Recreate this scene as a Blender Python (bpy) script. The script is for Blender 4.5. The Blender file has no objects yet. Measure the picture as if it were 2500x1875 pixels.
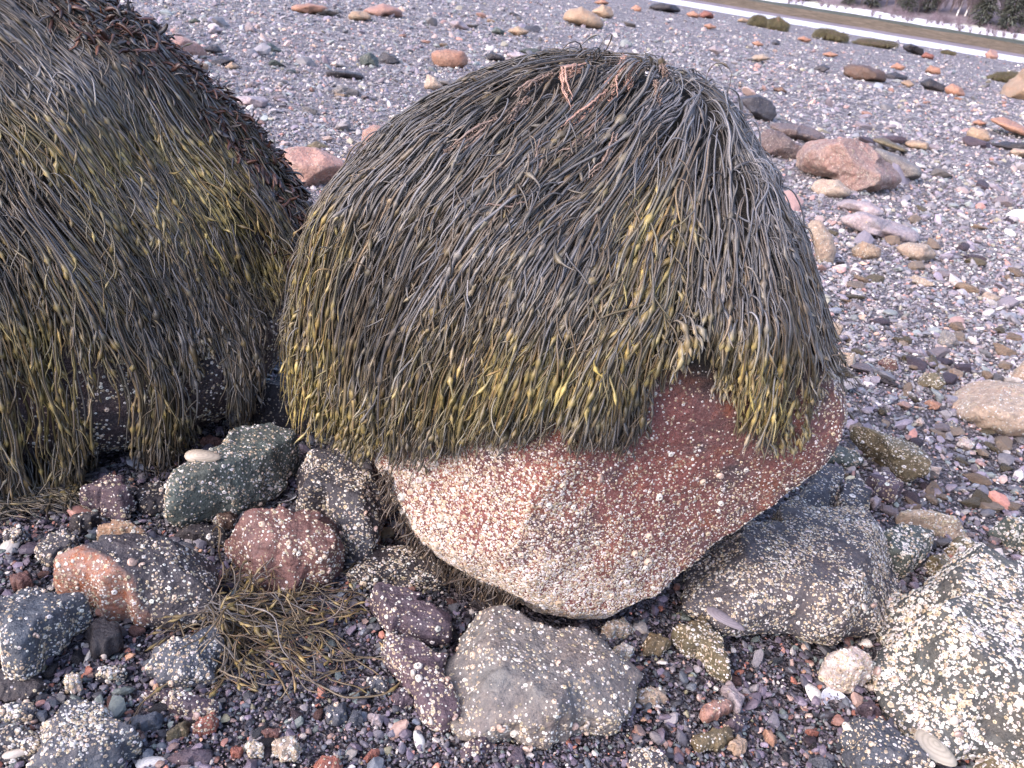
import bpy, bmesh, math, random
import numpy as np
from mathutils import Vector, Matrix

# ------------------------------------------------------------------ camera, sky, sun, exposure
SC = bpy.context.scene
COL = SC.collection
PW, PH, FPX = 2500.0, 1875.0, 1944.0
PITCH, ROLL, CAMH = math.radians(27.7), math.radians(9.0), 1.5
_f = np.array([0, math.cos(PITCH), -math.sin(PITCH)])
_r0 = np.array([1.0, 0, 0]); _u0 = np.cross(_r0, _f)
CR = _r0*math.cos(ROLL) + _u0*math.sin(ROLL)
CU = _u0*math.cos(ROLL) - _r0*math.sin(ROLL)
CF = _f
EYE = np.array([0, 0, CAMH])
cd = bpy.data.cameras.new('camera'); cam = bpy.data.objects.new('camera', cd); COL.objects.link(cam)
cd.sensor_width = 36.0; cd.lens = 36.0*FPX/PW; cd.clip_start = 0.05; cd.clip_end = 5000
cam.matrix_world = Matrix(((CR[0], CU[0], -CF[0], EYE[0]), (CR[1], CU[1], -CF[1], EYE[1]), (CR[2], CU[2], -CF[2], EYE[2]), (0, 0, 0, 1)))
cd.dof.use_dof = True; cd.dof.focus_distance = 2.15; cd.dof.aperture_fstop = 7.0
SC.camera = cam

SUN_EL, SUN_AZ = math.radians(38), math.radians(-128)      # azimuth from +Y (camera heading), clockwise: light from the left, a little behind the camera
wd = bpy.data.worlds.new('World'); SC.world = wd; wd.use_nodes = True
_bg = wd.node_tree.nodes['Background']
_sk = wd.node_tree.nodes.new('ShaderNodeTexSky'); _sk.sky_type = 'NISHITA'; _sk.sun_disc = False
_sk.sun_elevation = SUN_EL; _sk.sun_rotation = SUN_AZ; _sk.air_density = 1.0; _sk.dust_density = 2.0; _sk.ozone_density = 1.0
_mx = wd.node_tree.nodes.new('ShaderNodeMix'); _mx.data_type = 'RGBA'; _mx.blend_type = 'MULTIPLY'; _mx.inputs[0].default_value = 1.0; _mx.inputs[7].default_value = (1.06, .975, 1.025, 1)   # a thin mauve overcast
wd.node_tree.links.new(_sk.outputs[0], _mx.inputs[6]); wd.node_tree.links.new(_mx.outputs[2], _bg.inputs[0]); _bg.inputs[1].default_value = 0.15
sd = bpy.data.lights.new('sun', 'SUN'); sd.energy = .85; sd.angle = math.radians(55); sd.color = (1.0, 0.93, 0.88)
sun = bpy.data.objects.new('sun', sd); COL.objects.link(sun); sun.location = (-4, -3, 8)
_sdir = Vector((math.sin(SUN_AZ)*math.cos(SUN_EL), math.cos(SUN_AZ)*math.cos(SUN_EL), math.sin(SUN_EL)))
sun.rotation_euler = _sdir.to_track_quat('Z', 'Y').to_euler()
SC.view_settings.view_transform = 'Standard'; SC.view_settings.look = 'None'
SC.view_settings.exposure = 1.78; SC.view_settings.gamma = 1.0
SC.cycles.max_bounces = 5; SC.cycles.diffuse_bounces = 3; SC.cycles.glossy_bounces = 2
SC.cycles.use_denoising = True

rng = np.random.default_rng(7); random.seed(7)

# ------------------------------------------------------------------ geometry helpers
def ray(px, py):
    px = np.asarray(px, float); py = np.asarray(py, float)
    d = CF + ((px-PW/2)/FPX)[..., None]*CR - ((py-PH/2)/FPX)[..., None]*CU
    return d/np.linalg.norm(d, axis=-1, keepdims=True)

def G(px, py, z=0.0):
    """the point of the level z that the photograph shows at px, py"""
    d = ray(px, py); t = (z-EYE[2])/d[..., 2]
    return EYE + d*t[..., None]

def proj(P):
    q = np.asarray(P) - EYE; w = np.maximum(q@CF, 1e-3)
    return PW/2 + FPX*(q@CR)/w, PH/2 - FPX*(q@CU)/w

def inpoly(x, y, poly):
    x = np.asarray(x); y = np.asarray(y); ins = np.zeros(x.shape, bool); n = len(poly)
    for i in range(n):
        x0, y0 = poly[i]; x1, y1 = poly[(i+1) % n]
        if y0 == y1: continue
        c = ((y0 > y) != (y1 > y)) & (x < (x1-x0)*(y-y0)/(y1-y0)+x0)
        ins ^= c
    return ins

_perm = np.random.default_rng(3).permutation(256); _perm = np.concatenate([_perm, _perm, _perm[:4]])
_gr = np.random.default_rng(4).normal(size=(256, 3)); _gr /= np.linalg.norm(_gr, axis=1, keepdims=True)
def perlin(p):
    i = np.floor(p).astype(int); f = p-i; i &= 255; u = f*f*f*(f*(f*6-15)+10)
    out = 0.0
    for dx in (0, 1):
        for dy in (0, 1):
            for dz in (0, 1):
                h = _perm[_perm[_perm[i[:, 0]+dx]+i[:, 1]+dy]+i[:, 2]+dz]
                g = _gr[h]; v = (g*(f-np.array([dx, dy, dz]))).sum(1)
                w = (u[:, 0] if dx else 1-u[:, 0])*(u[:, 1] if dy else 1-u[:, 1])*(u[:, 2] if dz else 1-u[:, 2])
                out = out + w*v
    return out
def fbm(p, o=4, lac=2.1, gain=.5):
    s = 0; a = 1.0
    for k in range(o):
        s = s + a*perlin(p+k*17.3); p = p*lac; a *= gain
    return s

_ico = {}
def ico(n):
    if n not in _ico:
        bm = bmesh.new(); bmesh.ops.create_icosphere(bm, subdivisions=n, radius=1)
        _ico[n] = (np.array([v.co[:] for v in bm.verts]), np.array([[v.index for v in f.verts] for f in bm.faces])); bm.free()
    return _ico[n]

def mesh_np(name, V, faces, col=None, smooth=True, mat=None):
    """V (n,3); faces a list of index arrays (m,3) or (m,4)"""
    me = bpy.data.meshes.new(name)
    faces = [np.asarray(f) for f in faces if len(f)]
    loops = np.concatenate([f.ravel() for f in faces]).astype(np.int32)
    tot = np.concatenate([np.full(len(f), f.shape[1]) for f in faces]).astype(np.int32)
    st = np.concatenate([[0], np.cumsum(tot)[:-1]]).astype(np.int32)
    me.vertices.add(len(V)); me.vertices.foreach_set('co', np.ascontiguousarray(V, np.float32).ravel())
    me.loops.add(len(loops)); me.loops.foreach_set('vertex_index', loops)
    me.polygons.add(len(tot)); me.polygons.foreach_set('loop_start', st); me.polygons.foreach_set('loop_total', tot)
    me.polygons.foreach_set('use_smooth', np.full(len(tot), smooth))
    if col is not None:
        a = me.attributes.new('tint', 'FLOAT_COLOR', 'POINT')
        c = np.ones((len(V), 4), np.float32); c[:, :3] = col; a.data.foreach_set('color', c.ravel())
    me.update(calc_edges=True); me.validate()
    if mat: me.materials.append(mat)
    return me

def link(name, me, loc=(0, 0, 0), parent=None, label=None, cat=None, group=None, kind=None):
    o = bpy.data.objects.new(name, me); COL.objects.link(o); o.location = [float(v) for v in loc]
    if parent is not None: o.parent = parent
    if label: o['label'] = label
    if cat: o['category'] = cat
    if group: o['group'] = group
    if kind: o['kind'] = kind
    return o

# ------------------------------------------------------------------ materials
class NT:
    def __init__(s, name):
        s.m = bpy.data.materials.new(name); s.m.use_nodes = True; s.t = s.m.node_tree; s.b = s.t.nodes['Principled BSDF']
    def n(s, typ, **kw):
        x = s.t.nodes.new('ShaderNode'+typ)
        for k, v in kw.items():
            if k.startswith('i_'): x.inputs[int(k[2:])].default_value = v
            else: setattr(x, k, v)
        return x
    def l(s, a, b): s.t.links.new(a, b)
    def noise(s, vec, scale, detail=6, rough=.6):
        x = s.n('TexNoise'); x.inputs['Scale'].default_value = scale; x.inputs['Detail'].default_value = detail; x.inputs['Roughness'].default_value = rough
        s.l(vec, x.inputs['Vector']); return x.outputs['Fac']
    def mr(s, v, a, b, c=0., d=1.):
        x = s.n('MapRange'); s.l(v, x.inputs[0])
        for i, q in enumerate((a, b, c, d)): x.inputs[i+1].default_value = q
        return x.outputs[0]
    def math(s, op, a, b):
        x = s.n('Math', operation=op)
        for i, q in enumerate((a, b)):
            if isinstance(q, (int, float)): x.inputs[i].default_value = q
            else: s.l(q, x.inputs[i])
        return x.outputs[0]
    def mix(s, f, a, b, mode='MIX'):
        x = s.n('Mix', data_type='RGBA', blend_type=mode)
        for i, q in ((0, f), (6, a), (7, b)):
            if isinstance(q, (int, float)): x.inputs[i].default_value = q
            elif isinstance(q, tuple): x.inputs[i].default_value = (*q, 1)
            else: s.l(q, x.inputs[i])
        return x.outputs[2]
    def bump(s, h, strength, dist, prev=None):
        x = s.n('Bump'); x.inputs['Strength'].default_value = strength; x.inputs['Distance'].default_value = dist; s.l(h, x.inputs['Height'])
        if prev is not None: s.l(prev, x.inputs['Normal'])
        return x.outputs[0]
    def fin(s, col, rough=.6, nrm=None, spec=.5):
        if isinstance(col, tuple): s.b.inputs['Base Color'].default_value = (*col, 1)
        else: s.l(col, s.b.inputs['Base Color'])
        if isinstance(rough, (int, float)): s.b.inputs['Roughness'].default_value = rough
        else: s.l(rough, s.b.inputs['Roughness'])
        s.b.inputs['Specular IOR Level'].default_value = spec
        if nrm is not None: s.l(nrm, s.b.inputs['Normal'])
        return s.m

def barn_specks(T, vec, scale, dens):
    """pale spots of young barnacles: (mask, height)"""
    v = T.n('TexVoronoi', feature='F1'); v.inputs['Scale'].default_value = scale; T.l(vec, v.inputs['Vector'])
    sep = T.n('SeparateColor'); T.l(v.outputs['Color'], sep.inputs[0])
    on = T.math('LESS_THAN', sep.outputs[0], dens)
    size = T.math('MULTIPLY_ADD', sep.outputs[1], .22); size.node.inputs[2].default_value = .14
    d = T.math('LESS_THAN', v.outputs['Distance'], size)
    return T.math('MULTIPLY', on, d), sep.outputs[2]

def mk_stone(rust=False):
    T = NT('rusty_stone' if rust else 'stone'); tc = T.n('TexCoord'); oi = T.n('ObjectInfo')
    add = T.n('VectorMath', operation='ADD'); T.l(tc.outputs['Object'], add.inputs[0])
    sc = T.math('MULTIPLY', oi.outputs['Random'], 50.0); T.l(sc, add.inputs[1]); v = add.outputs[0]
    n1 = T.noise(v, 7, 5); n2 = T.noise(v, 42, 6, .7); n3 = T.noise(v, 3, 3); n4 = T.noise(v, 160, 4, .7)
    c = T.mix(T.mr(n1, .3, .7, .15, .75), oi.outputs['Color'], T.mix(1.0, oi.outputs['Color'], (1.25, .86, .72), 'MULTIPLY'))
    c = T.mix(T.mr(n2, .38, .66, .0, .75), c, T.mix(1.0, c, (.38, .4, .46), 'MULTIPLY'))
    c = T.mix(T.mr(n3, .5, .68, .0, .5), c, T.mix(1.0, c, (1.55, 1.5, 1.42), 'MULTIPLY'))
    c = T.mix(T.mr(n4, .58, .74, .0, .3), c, (.34, .32, .31))
    if rust:      # the broken end has weathered to orange
        sx = T.n('SeparateXYZ'); T.l(tc.outputs['Object'], sx.inputs[0])
        e = T.math('ADD', T.math('MULTIPLY', sx.outputs[0], -.8), T.math('MULTIPLY', sx.outputs[1], -1.5)); e = T.math('ADD', e, T.math('MULTIPLY', n1, .12))
        c = T.mix(T.mr(e, .165, .19), c, T.mix(T.mr(n2, .36, .6), (.27, .095, .045), (.25, .165, .14)))
    dens = T.math('MULTIPLY', oi.outputs['Alpha'], T.mr(T.noise(v, 9, 3), .38, .62, .1, 1.2))
    m1, r1 = barn_specks(T, v, 120, dens); m2, r2 = barn_specks(T, v, 70, T.math('MULTIPLY', dens, .6))
    m = T.math('MAXIMUM', m1, m2)
    bc = T.mix(r1, (.34, .26, .18), (.56, .52, .46))
    c = T.mix(m, c, bc)
    h = T.math('ADD', n2, T.math('MULTIPLY', n4, .25)); n6 = T.noise(v, 17, 5, .6); b = T.bump(n6, .7, .03); b = T.bump(h, .8, .012, b); b = T.bump(m, .6, .004, b)
    rough = T.mr(n2, .3, .7, .42, .72)
    return T.fin(c, T.math('MAXIMUM', rough, T.math('MULTIPLY', m, .85)), b, .45)

def mk_boulder(name, c1, c2, c3, dark):
    T = NT(name); tc = T.n('TexCoord'); v = tc.outputs['Object']
    n1 = T.noise(v, 4, 6); n2 = T.noise(v, 13, 6, .65); n3 = T.noise(v, 60, 6, .7); n4 = T.noise(v, 8, 4); n5 = T.noise(v, 170, 3, .7)
    c = T.mix(T.mr(n1, .38, .62), c1, c2)
    c = T.mix(T.mr(n2, .5, .66), c, c3)
    c = T.mix(T.mr(n4, .56, .68, 0, .8), c, dark)
    c = T.mix(T.mr(n3, .4, .7, 0, .75), c, T.mix(1.0, c, (.35, .33, .36), 'MULTIPLY'))
    c = T.mix(T.mr(n5, .56, .7, .0, .5), c, (.36, .27, .24))
    sx = T.n('SeparateXYZ'); T.l(v, sx.inputs[0])      # shade in the gaps between the fronds, painted dark on the crown
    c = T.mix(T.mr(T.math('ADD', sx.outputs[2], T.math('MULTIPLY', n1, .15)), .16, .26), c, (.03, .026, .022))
    b = T.bump(n2, .8, .03); b = T.bump(n3, 1.0, .018, b); b = T.bump(n5, .6, .006, b)
    return T.fin(c, T.mr(n3, .3, .7, .34, .6), b, .5)

def mk_tint(name, rough, bumpscale=0, bstr=.3, bdist=.002, var=0.0, spec=.5, coat=0.0, vs=60):
    T = NT(name); at = T.n('Attribute'); at.attribute_name = 'tint'; tc = T.n('TexCoord')
    c = at.outputs['Color']
    if var:
        n = T.noise(tc.outputs['Object'], vs, 4, .65)
        c = T.mix(T.mr(n, .3, .7, 0, var), T.mix(1.0, c, (1.3, 1.28, 1.22), 'MULTIPLY'), T.mix(1.0, c, (.45, .44, .48), 'MULTIPLY'))
    nr = T.bump(T.noise(tc.outputs['Object'], bumpscale, 5, .7), bstr, bdist) if bumpscale else None
    m = T.fin(c, rough, nr, spec)
    if coat:
        T.b.inputs['Coat Weight'].default_value = coat; T.b.inputs['Coat Roughness'].default_value = .28
    return m

M_STONE = mk_stone(); M_RUSTY = mk_stone(True)
M_RED = mk_boulder('red_granite', (.265, .09, .078), (.17, .088, .09), (.37, .13, .08), (.085, .065, .075))
M_DARKB = mk_boulder('dark_boulder', (.07, .05, .055), (.05, .045, .055), (.09, .05, .05), (.03, .028, .034))
M_WEED = mk_tint('rockweed_skin', .42, 0, var=.35, spec=.5, coat=.12, vs=90)
M_BARN = mk_tint('barnacle_shell', .75, 0, spec=.3)
M_PEB = mk_tint('pebble', .5, 220, .4, .003, var=.6, spec=.45, vs=130)
M_SHELL = mk_tint('sea_shell', .38, 120, .2, .001, var=.25, spec=.5, vs=90)
# ------------------------------------------------------------------ stones: a star-shaped body that has the outline the photograph shows and a thickness of its own
NA = 96
class Rock:
    def __init__(s, C, U, V, N, R, hp, hm, p=2.6, amp=.06, freq=2.2, cuts=(), seed=0, fine=0.0):
        s.C = np.array(C, float); s.F = np.array([U, V, N]); s.R = np.array(R, float); s.hp = hp; s.hm = hm; s.p = p
        s.amp = amp; s.freq = freq; s.cuts = cuts; s.seed = seed; s.fine = fine
    def radius(s, D, detail=True):
        L = D@s.F.T
        al = (np.arctan2(L[:, 1], L[:, 0])/(2*np.pi)) % 1.0*NA
        i = np.floor(al).astype(int) % NA; f = al-np.floor(al)
        Rr = s.R[i]*(1-f)+s.R[(i+1) % NA]*f
        q = np.hypot(L[:, 0], L[:, 1]); h = np.where(L[:, 2] > 0, s.hp, s.hm)
        r = ((q/Rr)**s.p+(np.abs(L[:, 2])/h)**s.p)**(-1/s.p)
        if len(s.cuts):
            X = np.stack([L[:, 0]*r/Rr, L[:, 1]*r/Rr, L[:, 2]*r/h], 1)
            k = np.zeros(len(r))
            for m in s.cuts: k = np.maximum(k, X@m[:3]/m[3])
            r = r/np.where(k > 1, k**.985, 1)
        n = fbm(D*s.freq+s.seed*3.1, 3)*s.amp
        if detail and s.fine: n = n+fbm(D*s.freq*5+s.seed, 3)*s.fine
        return r*(1+n)
    def sdf(s, P, detail=False):
        q = P-s.C; l = np.linalg.norm(q, axis=1)
        return l-s.radius(q/np.maximum(l, 1e-6)[:, None], detail)
    def normal(s, P):
        e = .012; b = s.sdf(P); g = np.stack([s.sdf(P+np.eye(3)[k]*e)-b for k in range(3)], 1)
        return g/np.maximum(np.linalg.norm(g, axis=1, keepdims=True), 1e-9)
    def fit(s, poly, n=4, its=6):
        D, _ = ico(n); P = np.array(poly, float)
        cx, cy = proj(s.C)
        # target radius for each image angle round the centre
        ba = np.linspace(-np.pi, np.pi, 180, endpoint=False)
        T = np.zeros(180)
        for k, b in enumerate(ba):
            d = np.array([math.cos(b), math.sin(b)]); best = 0
            for i in range(len(P)):
                a = P[i]-(cx, cy); e = P[(i+1) % len(P)]-P[i]; det = d[0]*(-e[1])+e[0]*d[1]
                if abs(det) < 1e-9: continue
                t = (a[0]*(-e[1])+e[0]*a[1])/det; u = (d[0]*a[1]-d[1]*a[0])/det
                if 0 <= u <= 1 and t > best: best = t
            T[k] = best
        T[T == 0] = max(T.max()*.3, 1)
        al = np.arange(NA)/NA*2*np.pi
        E = s.C+.02*(np.cos(al)[:, None]*s.F[0]+np.sin(al)[:, None]*s.F[1]); ex, ey = proj(E)
        beta = np.arctan2(ey-cy, ex-cx)
        tb = np.interp(beta, np.r_[ba, np.pi], np.r_[T, T[0]])
        s.R = tb*np.linalg.norm(s.C-EYE)/FPX
        k1 = np.hypot(ex-cx, ey-cy)/.02*np.linalg.norm(s.C-EYE)/FPX; s.R = s.R/np.maximum(k1, .25)
        R0 = s.R.copy(); ker = np.array([.06, .24, .4, .24, .06])
        for it in range(its):
            W = s.C+D*s.radius(D, False)[:, None]; x, y = proj(W)
            ok = W[:, 2] > -99
            b = np.arctan2(y-cy, x-cx); rr = np.hypot(x-cx, y-cy); M = np.zeros(180)
            bi = ((b+np.pi)/(2*np.pi)*180).astype(int) % 180
            np.maximum.at(M, bi[ok], rr[ok])
            M = np.maximum.reduce([M, np.roll(M, 1)*.98, np.roll(M, -1)*.98, np.roll(M, 2)*.95, np.roll(M, -2)*.95])
            ratio = np.where(M > 0, T/np.maximum(M, 1), 1.0)
            g = np.interp(beta, np.r_[ba, np.pi], np.r_[ratio, ratio[0]])
            s.R *= np.clip(g, .6, 1.5)**.8
            s.R = np.clip(s.R, .55*R0, 1.3*R0); s.R = sum(w*np.roll(s.R, q-2) for q, w in enumerate(ker)); s.R = sum(w*np.roll(s.R, q-2) for q, w in enumerate(ker))
        return s
    def mesh(s, name, n, mat):
        D, F = ico(n); V = D*s.radius(D)[:, None]
        return mesh_np(name, V, [F], None, True, mat)

def sharpen(me, ang=.7):
    return me

PAL = dict(sl=(.05, .054, .066), bl=(.075, .095, .12), pu=(.085, .07, .092), gr=(.075, .105, .097), ol=(.13, .12, .07), cr=(.36, .32, .25),
           og=(.34, .21, .145), rd=(.23, .10, .075), br=(.12, .085, .065), pk=(.34, .23, .19), gy=(.165, .172, .168), sp=(.082, .086, .098), hs=(.075, .09, .088), pg=(.32, .31, .335),
           tn=(.32, .26, .18), wh=(.5, .48, .45), dk=(.032, .032, .038), rb=(.14, .082, .075), gp=(.25, .19, .172), gd=(.13, .105, .1))
ZO = dict(a=(0, 0), b=(800, 0), c=(1600, 0), d=(0, 600), e=(800, 600), f=(1600, 600), g=(0, 1200), h=(800, 1200), i=(1600, 1200))
ZS = 900/2212

# barnacles
def barn_arrays(pos, nrm, size, r, k=6, tone=None):
    n = len(pos)
    t = np.cross(nrm, np.array([.31, .52, .79])); t /= np.maximum(np.linalg.norm(t, axis=1, keepdims=True), 1e-6); b = np.cross(nrm, t)
    ph = r.uniform(0, 6.28, n); ell = r.uniform(.75, 1.0, n)
    prof = [(1.0, -.08), (.66, .6), (.38, .52), (.0, .12)]
    hgt = r.uniform(.4, .75, n)
    V = []; shade = []
    tone = np.ones((n, 3)) if tone is None else tone
    for j, (rad, z) in enumerate(prof):
        for q in range(k if rad > 0 else 1):
            a = ph+2*np.pi*q/k; jit = r.uniform(.85, 1.12, n)
            V.append(pos+(t*np.cos(a)[:, None]+b*(np.sin(a)*ell)[:, None])*(size*rad*jit)[:, None]+nrm*(size*z*hgt)[:, None])
            shade.append(tone*([.72, 1.0, .62, .22][j]))
    nv = 3*k+1
    V = np.stack(V, 1).reshape(-1, 3); S = np.stack(shade, 1).reshape(-1, 3)
    qd = []
    for j in range(2):
        for q in range(k): qd.append([j*k+q, j*k+(q+1) % k, (j+1)*k+(q+1) % k, (j+1)*k+q])
    tr = [[2*k+q, 2*k+(q+1) % k, 3*k] for q in range(k)]
    off = (np.arange(n)*nv)[:, None, None]
    Q = (np.array(qd)[None]+off).reshape(-1, 4); T3 = (np.array(tr)[None]+off).reshape(-1, 3)
    return V, [Q, T3], S

def barn_tone(n, r, white=.3):
    c = np.where(r.random((n, 1)) < white, np.array([[.66, .63, .58]]), np.array([[.47, .385, .275]]))
    return c*r.uniform(.65, 1.2, (n, 1))*r.uniform(.95, 1.05, (n, 3))

def surf_points(rk, n, r, filt=None, tries=6):
    """points spread evenly over the visible upper surface of a rock"""
    D, F = ico(6); W = D*rk.radius(D)[:, None]
    a, b, c = W[F[:, 0]], W[F[:, 1]], W[F[:, 2]]; cr = np.cross(b-a, c-a); ar = np.linalg.norm(cr, axis=1)/2
    nm = cr/np.maximum(2*ar, 1e-12)[:, None]; cen = (a+b+c)/3+rk.C
    w = ar*(cen[:, 2] > 0)*(((EYE-cen)*nm).sum(1) > -.25)
    if filt is not None: w = w*filt(cen, nm)
    w = w/w.sum(); i = r.choice(len(F), n, p=w)
    u = r.random((n, 2)); u = np.where(u.sum(1, keepdims=True) > 1, 1-u, u)
    p = a[i]+(b-a)[i]*u[:, :1]+(c-a)[i]*u[:, 1:]
    d = p/np.linalg.norm(p, axis=1, keepdims=True)
    return d*rk.radius(d)[:, None], nm[i]

def add_barnacles(obj, rk, n, size, r, nbig=0, bigsize=None, filt=None, white=.3, k=6, clump=9.0, even=0.0, warm=(1, 1, 1)):
    def cl(cen, nm):
        q = fbm(cen*clump+obj_seed, 2); w = np.clip(q*1.5+.6, .08, 1)*(1-even)+even
        return w if filt is None else w*filt(cen, nm)
    obj_seed = r.uniform(0, 30)
    p, nm = surf_points(rk, n, r, cl)
    s = size*np.exp(r.normal(0, .38, n))
    V, F, S = barn_arrays(p, nm, s, r, k, barn_tone(n, r, white)*np.array(warm))
    link('barnacle_crust', mesh_np('barnacle_crust', V, F, S, True, M_BARN), parent=obj, kind='stuff')
    if nbig:
        p, nm = surf_points(rk, nbig, r, cl)
        for q in range(nbig):
            me = BIGBARN[q % len(BIGBARN)]
            o = link('barnacle', me, p[q], obj); z = Vector(nm[q])
            sc = (bigsize or size*2)*float(np.exp(r.normal(0, .25)))
            o.rotation_euler = (z.to_track_quat('Z', 'Y').to_matrix() @ Matrix.Rotation(r.uniform(0, 6.3), 3, 'Z')).to_euler(); o.scale = (sc, sc, sc)

def mk_bigbarn(k):
    r = np.random.default_rng(k); n = 14
    prof = [(1.05, -.15, .7), (.9, .25, .85), (.62, .72, 1.0), (.5, .78, 1.0), (.38, .62, .55), (.2, .5, .4), (0, .55, .5)]
    V = []; S = []; c = np.array([.64, .59, .52]) if k % 2 else np.array([.55, .43, .33])
    for rad, z, sh in prof:
        for q in range(n if rad else 1):
            a = 2*np.pi*q/n; w = 1+.09*math.cos(a*6+k)*(rad > .3)+r.normal(0, .02)
            V.append((rad*w*math.cos(a), rad*w*math.sin(a)*.9, z)); S.append(c*sh)
    Q = [[j*n+q, j*n+(q+1) % n, (j+1)*n+(q+1) % n, (j+1)*n+q] for j in range(5) for q in range(n)]
    T3 = [[5*n+q, 5*n+(q+1) % n, 6*n] for q in range(n)]
    return mesh_np('barnacle', np.array(V), [np.array(Q), np.array(T3)], np.array(S), True, M_BARN)
BIGBARN = [mk_bigbarn(k) for k in range(4)]

def place_rock(poly, hf=.4, p=2.7, amp=.07, ncut=7, seed=0, slab=None, tilt=0.0, depth=None):
    """a stone on the beach whose outline in the photograph is poly (photo pixels)"""
    r = np.random.default_rng(seed+100)
    P = np.array(poly, float); x0, y0 = P.min(0); x1, y1 = P.max(0); cx, cy = (x0+x1)/2, (y0+y1)/2
    # area centroid
    xx, yy = P[:, 0], P[:, 1]; cr = xx*np.roll(yy, -1)-np.roll(xx, -1)*yy; A = cr.sum()/2
    if abs(A) > 1: cx = ((xx+np.roll(xx, -1))*cr).sum()/(6*A); cy = ((yy+np.roll(yy, -1))*cr).sum()/(6*A)
    g = G(cx, cy); dip = math.atan2(CAMH, math.hypot(g[0], g[1]))
    up = np.array([0, 0, 1.0]); hd = np.array([g[0], g[1], 0]); hd /= np.linalg.norm(hd); rt = np.cross(hd, up)
    dist = np.linalg.norm(g-EYE)
    w, a = (x1-x0)*dist/FPX, (y1-y0)*dist/FPX
    slab = dip > math.radians(27) if slab is None else slab
    cuts = []
    for k in range(ncut):
        m = r.normal(size=3); m[2] = abs(m[2])+.55 if slab else m[2]; m /= np.linalg.norm(m); cuts.append(np.array([*m, r.uniform(.7, .92) if slab else r.uniform(.62, .88)]))
    if slab:
        h = hf*min(w, a/math.sin(dip))
        C = G(cx, cy, h*.32)
        N = up+tilt*hd*-1; N /= np.linalg.norm(N); U = rt; V = np.cross(N, U)
        rk = Rock(C, U, V, N, np.full(NA, w/2), h*1.15, h*.45, p, amp, 2.2, cuts, seed, amp*.5)
        cuts.append(np.array([r.normal(0, .06), r.normal(0, .06), 1, .6]))
    else:
        lean = dip*.6
        gb = G(cx, y1-.08*(y1-y0)); db = math.hypot(gb[0], gb[1])
        dp = depth or min(.42*w, .8*a/max(math.sin(dip), .05)*.5+.2*w)
        hz = db+dp*.75
        d = ray(cx, cy); t = hz/math.hypot(d[0], d[1]); C = EYE+d*t
        N = -hd*math.cos(lean)+up*math.sin(lean); U = rt; V = np.cross(N, U)
        rk = Rock(C, U, V, N, np.full(NA, w/2), dp, dp, p, amp, 2.0, cuts, seed, amp*.45)
    rk.fit(P, 3, 6)
    return rk
# ------------------------------------------------------------------ the two boulders
def tilted_boulder(poly, foot, lean_deg, front, back, yaw=0., p=2.5, amp=.05, seed=1, cuts=(), fine=.012, centre=None):
    g = G(*foot); up = np.array([0, 0, 1.0]); hd = np.array([g[0], g[1], 0]); hd /= np.linalg.norm(hd)
    c, s_ = math.cos(yaw), math.sin(yaw); hd = np.array([hd[0]*c-hd[1]*s_, hd[0]*s_+hd[1]*c, 0]); rt = np.cross(hd, up)
    le = math.radians(lean_deg); N = -hd*math.cos(le)+up*math.sin(le); V = np.cross(N, rt)
    P = np.array(poly, float); cx, cy = centre or ((P[:, 0].min()+P[:, 0].max())/2, (P[:, 1].min()+P[:, 1].max())/2)
    d = ray(cx, cy); t = ((g-EYE)@N)/(d@N); C = EYE+d*t - N*front*.18
    d = C-EYE; 
    rk = Rock(C, rt, V, N, np.full(NA, .7), front, back, p, amp, 1.6, cuts, seed, fine)
    return rk.fit(P, 5, 8)

B2 = [(760, 1010), (752, 900), (756, 760), (772, 640), (800, 540), (880, 425), (1005, 328), (1122, 255), (1250, 202), (1420, 178), (1580, 182), (1685, 225), (1755, 285), (1800, 365), (1838, 450),
      (1885, 548), (1930, 645), (1966, 752), (1990, 835), (2030, 895), (2085, 955), (2092, 1020), (2025, 1115), (1900, 1210), (1780, 1290), (1690, 1370), (1620, 1440), (1540, 1482), (1440, 1512),
      (1350, 1504), (1280, 1465), (1180, 1420), (1090, 1380), (1010, 1300), (965, 1220), (945, 1140), (870, 1080)]
B1 = [(-620, 1150), (-700, 500), (-480, 20), (-180, -75), (60, -50), (180, 15), (300, 78), (425, 172), (540, 290), (630, 390), (690, 455), (735, 560), (722, 650), (712, 760), (690, 860), (640, 940), (560, 1005),
      (480, 1045), (380, 1075), (250, 1110), (150, 1150), (0, 1200), (-300, 1250)]
rk2 = tilted_boulder(B2, (1400, 1478), 16, .42, .62, .06, 2.5, .05, 2, [np.array([.5, -.35, .79, .86]), np.array([-.5, -.2, .84, .86]), np.array([.1, .6, .79, .93])], centre=(1400, 860), fine=.022)
rk1 = tilted_boulder(B1, (250, 1105), 24, .40, .7, -.1, 2.4, .05, 5, [np.array([.6, .1, .79, .88])], centre=(80, 620))

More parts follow.
